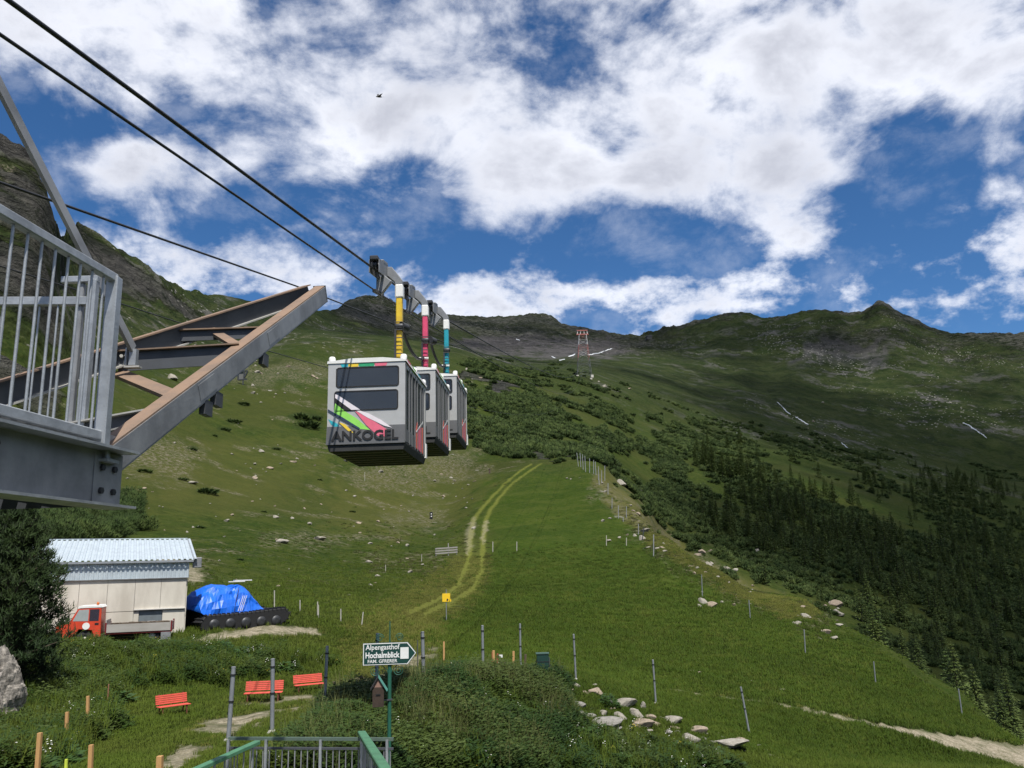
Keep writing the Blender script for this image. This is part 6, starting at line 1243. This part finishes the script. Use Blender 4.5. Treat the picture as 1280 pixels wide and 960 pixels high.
def scatter(name, pts, scl, rot, src, label, kind='stuff', tilt=None):
    me = bpy.data.meshes.new(name); pts = np.ascontiguousarray(pts, np.float32); me.vertices.add(len(pts)); me.vertices.foreach_set('co', pts.ravel())
    for n_, arr in (('scl', scl), ('rot', rot)):
        at = me.attributes.new(n_, 'FLOAT', 'POINT'); at.data.foreach_set('value', np.ascontiguousarray(arr, np.float32))
    o = bpy.data.objects.new(name, me); COL.objects.link(o)
    ng = bpy.data.node_groups.new(name + '_scatter', 'GeometryNodeTree')
    ng.interface.new_socket('Geometry', in_out='INPUT', socket_type='NodeSocketGeometry'); ng.interface.new_socket('Geometry', in_out='OUTPUT', socket_type='NodeSocketGeometry')
    gi = ng.nodes.new('NodeGroupInput'); go = ng.nodes.new('NodeGroupOutput'); ip = ng.nodes.new('GeometryNodeInstanceOnPoints'); inf = ng.nodes.new('GeometryNodeObjectInfo')
    inf.inputs[0].default_value = src
    def na(n_):
        q = ng.nodes.new('GeometryNodeInputNamedAttribute'); q.data_type = 'FLOAT'; q.inputs[0].default_value = n_; return q.outputs[0]
    cx = ng.nodes.new('ShaderNodeCombineXYZ'); ng.links.new(na('rot'), cx.inputs[2])
    ng.links.new(gi.outputs[0], ip.inputs['Points']); ng.links.new(inf.outputs['Geometry'], ip.inputs['Instance']); ng.links.new(cx.outputs[0], ip.inputs['Rotation']); ng.links.new(na('scl'), ip.inputs['Scale'])
    ng.links.new(ip.outputs[0], go.inputs[0])
    md = o.modifiers.new('scatter', 'NODES'); md.node_group = ng
    tag(o, label, kind=kind); return o
PXF, PYF = PX, PY
def sample(n, k0, k1, cond, weight=None):
    """ground points, evenly spread over the grid (dense near, thin far), where cond holds"""
    m = (GK >= k0) & (GK < k1) & (PX > -60) & (PX < 1340) & (PY < 1010) & cond
    m[-1, :] = False; m[:, -1] = False; idx = np.flatnonzero(m)
    if weight is not None: p = weight.ravel()[idx]; p = p / p.sum(); pick = rng.choice(idx, n, p=p)
    else: pick = rng.choice(idx, n)
    i, j = np.unravel_index(pick, GR.shape); u, v = rng.random(n)[:, None], rng.random(n)[:, None]
    a = GV[i, j] * (1 - u) * (1 - v) + GV[i + 1, j] * u * (1 - v) + GV[i, j + 1] * (1 - u) * v + GV[i + 1, j + 1] * u * v
    return a, i, j
bare = (dirt > 0.25) | (track > 0.62)
hutp = (GX > -26) & (GX < -16.5) & (GY > 38) & (GY < 48)
mound = poly_mask([(415,872),(470,868),(520,862),(600,846),(695,848),(700,885),(725,912),(680,985),(330,985),(400,910)], 6, 14, 90, 10) * (GK < 2.4)
wild = np.maximum(mound, poly_mask([(0,800),(90,815),(280,815),(420,830),(300,850),(150,860),(130,910),(60,960),(0,985),(-50,985),(-50,800)], 8, 16, 91, 10) * (GK > 0.9) * (GK < 4.2))
wild = np.maximum(wild, 0.35 * poly_mask([(720,915),(800,925),(900,950),(930,985),(680,985)], 8, 14, 92) * (GK < 2.2))
# ---- short meadow grass
g_srcs = [blades(46, 0.22, 0.05, 0.15, 0.020, 0.8, M_GRASS, 'grass_tuft'), blades(46, 0.24, 0.05, 0.17, 0.022, 0.9, M_GRASSD, 'grass_tuft'), blades(30, 0.20, 0.10, 0.26, 0.018, 0.7, M_GRASS, 'grass_tuft')]
okg = (~bare) & (~hutp)
for q, (src, n) in enumerate(zip(g_srcs, (26000, 22000, 6000))):
    pts, i, j = sample(n, 0.8, 5.4, okg & (mound < 0.5) & ((lush > 0.3) if q == 1 else (lush < 1.1)), (1 - 0.97 * sstep(3.2, 5.3, GK)) * (1 - 0.9 * np.clip(np.maximum.reduce([dry, 1.6 * dirt, 1.5 * track]), 0, 1)))
    s = rnd(0.6, 1.3, n) * np.clip(GR[i, j] / 36, 0.7, 1.45)
    scatter('meadow_grass', pts, s, rnd(0, 6.28, n), src, 'short green meadow grass')
pts, i, j = sample(9000, 0.8, 5.0, okg & (mound < 0.5) & ((dry > 0.3) | (dirt > 0.06) | (track > 0.2)), np.clip(np.maximum.reduce([dry, dirt, track]), 0.05, 1))
scatter('meadow_grass', pts, rnd(0.6, 1.2, 9000) * np.clip(GR[i, j] / 40, 0.7, 1.4), rnd(0, 6.28, 9000), blades(40, 0.22, 0.04, 0.12, 0.020, 0.9, leaf_material('trodden_grass_blades', (0.11, 0.125, 0.024), (0.145, 0.15, 0.036), (0.12, 0.12, 0.03)), 'grass_tuft'), 'trodden yellowish grass along the trail')
# ---- tufts higher on the slope
big_t = [blades(60, 0.5, 0.08, 0.28, 0.06, 0.9, M_GRASS, 'slope_tuft'), blades(60, 0.6, 0.08, 0.28, 0.07, 0.9, leaf_material('dry_grass_blades', (0.055, 0.062, 0.018), (0.075, 0.078, 0.026), (0.048, 0.056, 0.016)), 'slope_tuft'), blades(60, 0.6, 0.08, 0.32, 0.07, 0.9, M_GRASSD, 'slope_tuft')]
for q, (src, n, c) in enumerate(((big_t[0], 3800, lush < 0.5), (big_t[1], 3000, (dry > 0.25) | (rough_g > 0.3)), (big_t[2], 2600, (lush < 0.5)))):
    pts, i, j = sample(n, 3.4, 6.2, okg & c & (track < 0.2), sstep(3.4, 4.4, GK) * (1 - 0.99 * sstep(4.4, 6.0, GK))); s = rnd(0.3, 0.8, n) * np.clip(GR[i, j] / 130, 0.5, 1.2)
    scatter('slope_grass', pts, s, rnd(0, 6.28, n), src, 'tufts of rough mountain grass')
# ---- weeds on the mound and the bank
w_src = [leafy(170, 0.34, 0.46, 0.12, M_HERB, 'herb'), leafy(150, 0.40, 0.62, 0.095, M_HERB2, 'herb'), blades(60, 0.25, 0.25, 0.65, 0.018, 0.6, M_GRASS, 'tall_grass'), leafy(60, 0.40, 0.34, 0.22, M_DOCK, 'dock', 0.75), leafy(190, 0.42, 0.62, 0.10, leaf_material('dark_herb_leaves', (0.022, 0.048, 0.014), (0.035, 0.065, 0.018), (0.05, 0.08, 0.02)), 'herb')]
for q, (src, n) in enumerate(zip(w_src, (4200, 3000, 1500, 700, 3000))):
    w = wild.copy()
    if q == 1: w = wild * (0.25 + 0.75 * mound) * sstep(-0.25, 0.3, fbm(GX / 1.8, GY / 1.8, 97))
    if q == 2: w = wild * (1.0 - 0.75 * mound)
    if q == 3: w = wild * (1 - mound) ** 2 * sstep(-0.1, 0.3, fbm(GX / 3, GY / 3, 93)) + 0.04 * mound
    if q == 4: w = wild * sstep(0.0, 0.4, fbm(GX / 2.2, GY / 2.2, 94)) * (0.3 + mound)
    pts, i, j = sample(n, 0.5, 4.3, (w > 0.05) & okg, w)
    scatter('wild_weeds', pts, rnd(0.6, 1.35, n), rnd(0, 6.28, n), src, 'dense weeds, herbs and tall grass')
pts, i, j = sample(700, 0.5, 2.4, (mound > 0.2), mound * sstep(-0.2, 0.3, fbm(GX / 2.5, GY / 2.5, 98)))
scatter('wild_weeds', pts, rnd(0.6, 1.3, 700), rnd(0, 6.28, 700), blades(16, 0.25, 0.35, 0.95, 0.011, 0.5, leaf_material('straw_stems', (0.10, 0.11, 0.04), (0.14, 0.14, 0.055), (0.075, 0.095, 0.028)), 'straw'), 'pale seed stems above the weeds')
def blossom(mat, name):
    n = 5; a = rnd(0, 6.28, n); c = np.stack([0.14 * np.cos(a) * rnd(.2, 1, n), 0.14 * np.sin(a) * rnd(.2, 1, n), rnd(0.3, 0.5, n)], -1); s = 0.015
    return quads_obj(name, np.stack([c + np.array(v) * s for v in ((-1, -1, -.3), (1, -1, -.3), (1, 1, .3), (-1, 1, .3))], 1), mat)
for src, n, k1 in ((blossom(M_FLOWER, 'white_blossoms'), 700, 4.4), (blossom(M_YFLOWER, 'yellow_blossoms'), 170, 4.2)):
    pts, i, j = sample(n, 0.8, k1, (wild > 0.1) & okg); scatter('wild_flowers', pts, rnd(0.6, 1.2, n), rnd(0, 6.28, n), src, 'small blossoms among the weeds')
# ---- needle clumps
def needle_clump(n, rx, rz, ln, wd, mat, name, link=False):
    """short upswept needle sprays over a lumpy cushion"""
    a = rnd(0, 6.28, n); el = np.arcsin(rnd(-0.05, 1, n)); lob = 1 + 0.28 * np.sin(3 * a + 1.3) + 0.2 * np.sin(5 * a + el * 4); rr = rnd(0.55, 1.0, n) ** 0.5
    c = np.stack([rx * lob * rr * np.cos(el) * np.cos(a), rx * lob * rr * np.cos(el) * np.sin(a), rz * lob * rr * np.sin(el)], -1)
    d = np.stack([np.cos(a) * np.cos(el) * .8 + rnd(-.5, .5, n), np.sin(a) * np.cos(el) * .8 + rnd(-.5, .5, n), rnd(0.3, 1.2, n)], -1); d /= np.linalg.norm(d, axis=1)[:, None]
    s = np.cross(d, np.stack([rnd(-1, 1, n), rnd(-1, 1, n), rnd(-1, 1, n)], -1)); s /= np.linalg.norm(s, axis=1)[:, None]
    L = (rnd(.6, 1.3, n) * ln)[:, None]; W = L * wd
    return tri_cloud(name, np.stack([c - s * W * .5, c + s * W * .5, c + d * L], 1), mat, link)
dp = [needle_clump(420, 1.5, 1.0, 0.75, 0.45, M_PINE, 'dwarf_pine'), needle_clump(420, 1.8, 1.25, 0.85, 0.45, M_PINE, 'dwarf_pine'), needle_clump(360, 1.2, 1.5, 0.8, 0.42, leaf_material('alder_leaves', (0.065, 0.100, 0.028), (0.085, 0.115, 0.036), (0.09, 0.12, 0.038)), 'dwarf_pine')]
forest = poly_mask([(880,560),(1000,590),(1100,600),(1290,590),(1290,960),(1180,870),(1090,800),(1020,750),(930,710),(860,670),(845,600)], 10, 40, 95) * zone(5.3, 9.0) * (1 - 0.8 * clear)
pdens = pine * sstep(0.2, 0.6, pine)
for q, (src, n) in enumerate(zip(dp, (8200, 8200, 5200))):
    pts, i, j = sample(n, 5.2, 9.6, (pine > 0.35) & (PX > 540), pdens * GR ** 0.2 * (1 - 0.72 * np.clip(forest * 2, 0, 1))); s = rnd(0.3, 1.15, n) ** 1.2 * np.clip(GR[i, j] / 320, 0.65, 1.15)
    scatter('dwarf_pine_thicket', pts, s, rnd(0, 6.28, n), src, 'dark green dwarf pine thicket covering the slope')
pts, i, j = sample(420, 4.7, 7.5, (pine > 0.3) & (PX < 200)); scatter('dwarf_pine_thicket', pts, rnd(0.6, 1.2, 420), rnd(0, 6.28, 420), needle_clump(2200, 1.7, 1.2, 0.30, 0.30, M_PINE, 'dwarf_pine'), 'dark shrubs behind the shed roof')
# separate dwarf pines on the open hillside
def shrub(px, py, wpx, label, group, mesh_o, hscale=1.0, rmin=60, name='dwarf_pine_shrub', zs=1.0):
    b = hit(px, py, rmin)
    if b is None: return
    s = math.hypot(b.x, b.y) / FPX; k = wpx * s / 3.4
    o = bpy.data.objects.new(name, mesh_o.data); COL.objects.link(o); o.location = b - Vector((0, 0, 0.1 * k)); o.scale = (k, k, k * hscale * zs); o.rotation_euler = (0, 0, random.uniform(0, 6.28)); tag(o, label, 'shrub', group); return o
for (px, py, w) in ((376,523,26),(392,524,16),(385,534,30),(292,528,14),(281,538,13),(258,616,24),(305,506,12),(432,500,16),(345,562,8),(241,562,10),(268,545,8),(228,600,12),(180,590,14),(167,560,12),(300,700,8),(330,640,7),(560,545,14),(210,490,10),(440,640,7),(250,660,9),(400,600,6)):
    shrub(px, py, w, 'dark low dwarf pine cushion on the open left hillside', 'scattered dwarf pine cushions', dp[random.randrange(2)], 0.55)
shrub(760, 884, 34, 'glossy green leafy plant growing among the boulders', None, leafy(330, 1.5, 1.9, 0.5, M_DOCK, 'leafy_plant', 0.4), 0.9, 12, 'leafy_plant')
for (px, py, w, hs) in ((430, 915, 70, 0.5), (462, 905, 60, 0.55), (405, 935, 60, 0.45), (480, 930, 50, 0.5), (440, 940, 60, 0.5), (370, 945, 40, 0.4)):
    shrub(px, py, w, 'dark low juniper shrub by the green stair railing', 'juniper shrubs by the stair', needle_clump(1500, 1.6, 1.1, 0.28, 0.2, M_STONEPINE, 'juniper'), hs, 12, 'juniper_shrub')
for (px, py, w) in ((60, 850, 60), (90, 838, 40), (40, 870, 40)):
    shrub(px, py, w, 'dark shaded shrub at the foot of the pine tree', 'shrubs under the pine tree', needle_clump(1300, 1.6, 1.3, 0.3, 0.25, M_HERB, 'under_shrub'), 0.7, 12, 'leafy_shrub')
# ---- spruces
def spruce_meshes(seed, H_=9.0, R_=1.9, tiers=15, n=1500):
    r_ = np.random.default_rng(seed); t = r_.random(n) ** 0.72; t = np.floor(t * tiers + r_.normal(0, .18, n)) / tiers; t = np.clip(t, 0, 0.985)
    a = r_.uniform(0, 6.28, n); bl = R_ * (1 - t) ** 0.85 * (0.8 + 0.25 * np.sin(a * 3 + t * 40)) * r_.uniform(0.75, 1.1, n) + 0.08; u = r_.uniform(0.15, 1, n) ** 0.7
    c = np.stack([np.cos(a) * bl * u, np.sin(a) * bl * u, 0.5 + t * (H_ - 0.5) - 0.30 * bl * u + r_.uniform(-.12, .12, n)], -1)
    d = np.stack([np.cos(a) + r_.uniform(-.7, .7, n), np.sin(a) + r_.uniform(-.7, .7, n), r_.uniform(-.55, .35, n)], -1); d /= np.linalg.norm(d, axis=1)[:, None]
    s = np.cross(d, np.stack([r_.uniform(-.4, .4, n), r_.uniform(-.4, .4, n), np.ones(n)], -1)); s /= np.linalg.norm(s, axis=1)[:, None]
    L = (r_.uniform(.5, 1.1, n) * (0.25 + 0.55 * (1 - t)))[:, None]; W = L * 0.6
    crown = tri_cloud('crown', np.stack([c - s * W * .5, c + s * W * .5, c + d * L], 1), M_SPRUCE)
    m = MB(); m.tube((0, 0, -0.5), (0, 0, H_ * 0.96), 0.17, 0.02, 7); trunk = m.build('trunk', M_BARK, None, link=False)
    return crown.data, trunk.data
SPR = [spruce_meshes(200 + k, 9.0, 1.7 + 0.25 * k) for k in range(4)]
forest2 = np.maximum(forest, 0.10 * pineA * sstep(700, 800, PX)) * sstep(-0.25, 0.35, fbm(GX / 45, GY / 45, 96, 4) + 0.15)
cand, ci, cj = sample(820, 5.2, 8.9, forest2 > 0.12, forest2 * GR ** 0.4)
hts = rnd(0.55, 1.45, len(cand)) ** 1.1 * np.clip(GR[ci, cj] / 380, 0.5, 1.05)
near_edge = PX[ci, cj]
size = hts / GR[ci, cj]; order = np.argsort(-size)
for q in order[:270]:
    cr, tk = SPR[int(rng.integers(4))]; p = cand[q]
    root = empty('spruce_tree', Vector(p.tolist()), float(rng.uniform(0, 6.28)), 'dark spruce tree in the forest on the slope beyond the meadow', 'tree', 'spruces of the valley forest')
    root.scale = (hts[q] * 1.05, hts[q] * 1.05, hts[q])
    for nm, me in (('crown', cr), ('trunk', tk)):
        o = bpy.data.objects.new(nm, me); COL.objects.link(o); o.parent = root
far_i = order[270:]; crs = [tri for tri in SPR]
for k in range(2):
    sel = far_i[k::2]; ob = bpy.data.objects.new('far_spruce', SPR[k][0]); scatter('spruce_forest', cand[sel], hts[sel], rnd(0, 6.28, len(sel)), ob, 'far spruce wood on the valley side')
# tall spruce at the meadow's edge
def lone_spruce(px, py, toppy, label, k=0, rmin=75):
    b = hit(px, py, rmin) 
    if b is None: return
    r = math.hypot(b.x, b.y); h = PR(px, toppy, r).z - b.z
    root = empty('spruce_tree', b, 0.5, label, 'tree'); root.scale = (h / 9.0 * 1.1, h / 9.0 * 1.1, h / 9.0)
    for nm, me in (('crown', SPR[k][0]), ('trunk', SPR[k][1])):
        o = bpy.data.objects.new(nm, me); COL.objects.link(o); o.parent = root
lone_spruce(1264, 908, 832, 'tall layered spruce at the meadow edge, largest of the forest front', 3, 100)
lone_spruce(1040, 790, 757, 'small spruce standing against the meadow rim above the stones', 1, 100)
# ---- stone pine at left, over the outcrop
def stone_pine(px, py, d, H_, label):
    b = P(px, py, d); b.z = ground(b.x, b.y)
    root = empty('stone_pine', b, 0.4, label, 'tree')
    m = MB(); m.path([(0, 0, -0.4), (0.05, 0, H_ * 0.3), (-0.08, 0.05, H_ * 0.6), (0, 0, H_ * 0.95)], [0.22, 0.18, 0.11, 0.03], 9); tk = m.build('trunk', M_BARK, root)
    T = []; lm = MB(); r_ = np.random.default_rng(31)
    for k in range(150):
        t = (k + 0.5) / 150; z = H_ * (0.10 + 0.88 * t); a = k * 2.4 + r_.uniform(-.4, .4); bl = (1.0 - t ** 1.7) * 1.75 * r_.uniform(0.7, 1.12) + 0.25; rise = 0.35 + 0.5 * t
        tipp = Vector((math.cos(a) * bl, math.sin(a) * bl, z + bl * rise * 0.55)); st = Vector((0, 0, z))
        if k % 2 == 0: lm.path([st, st.lerp(tipp, .5) - Vector((0, 0, 0.08)), tipp], [0.045, 0.03, 0.01], 5, False)
        ncl = 9
        for c in range(ncl):
            u = 0.30 + 0.70 * (c + r_.random()) / ncl; cc = np.array(st.lerp(tipp, u)) + r_.normal(0, 0.17, 3); n = 34
            th = r_.uniform(0, 6.28, n); ph = r_.uniform(-.2, 1.3, n); d_ = np.stack([np.cos(th) * np.cos(ph) + 0.5 * math.cos(a), np.sin(th) * np.cos(ph) + 0.5 * math.sin(a), np.sin(ph) + .45], -1); d_ /= np.linalg.norm(d_, axis=1)[:, None]
            s = np.cross(d_, r_.normal(0, 1, (n, 3))); s /= np.linalg.norm(s, axis=1)[:, None]; base = cc + r_.normal(0, 0.075, (n, 3)); L = r_.uniform(.13, .25, n)[:, None]
            T.append(np.stack([base - s * 0.018, base + s * 0.018, base + d_ * L], 1))
    lm.build('limbs', M_BARK, root)
    o = tri_cloud('crown', np.concatenate(T), M_STONEPINE, True); o.parent = root
stone_pine(2, 850, 27.5, 6.0, 'dark bushy stone pine in front of the shed, over the ribbed outcrop')
stone_pine(-45, 845, 30, 6.2, 'dark bushy stone pine partly hidden under the platform girder')
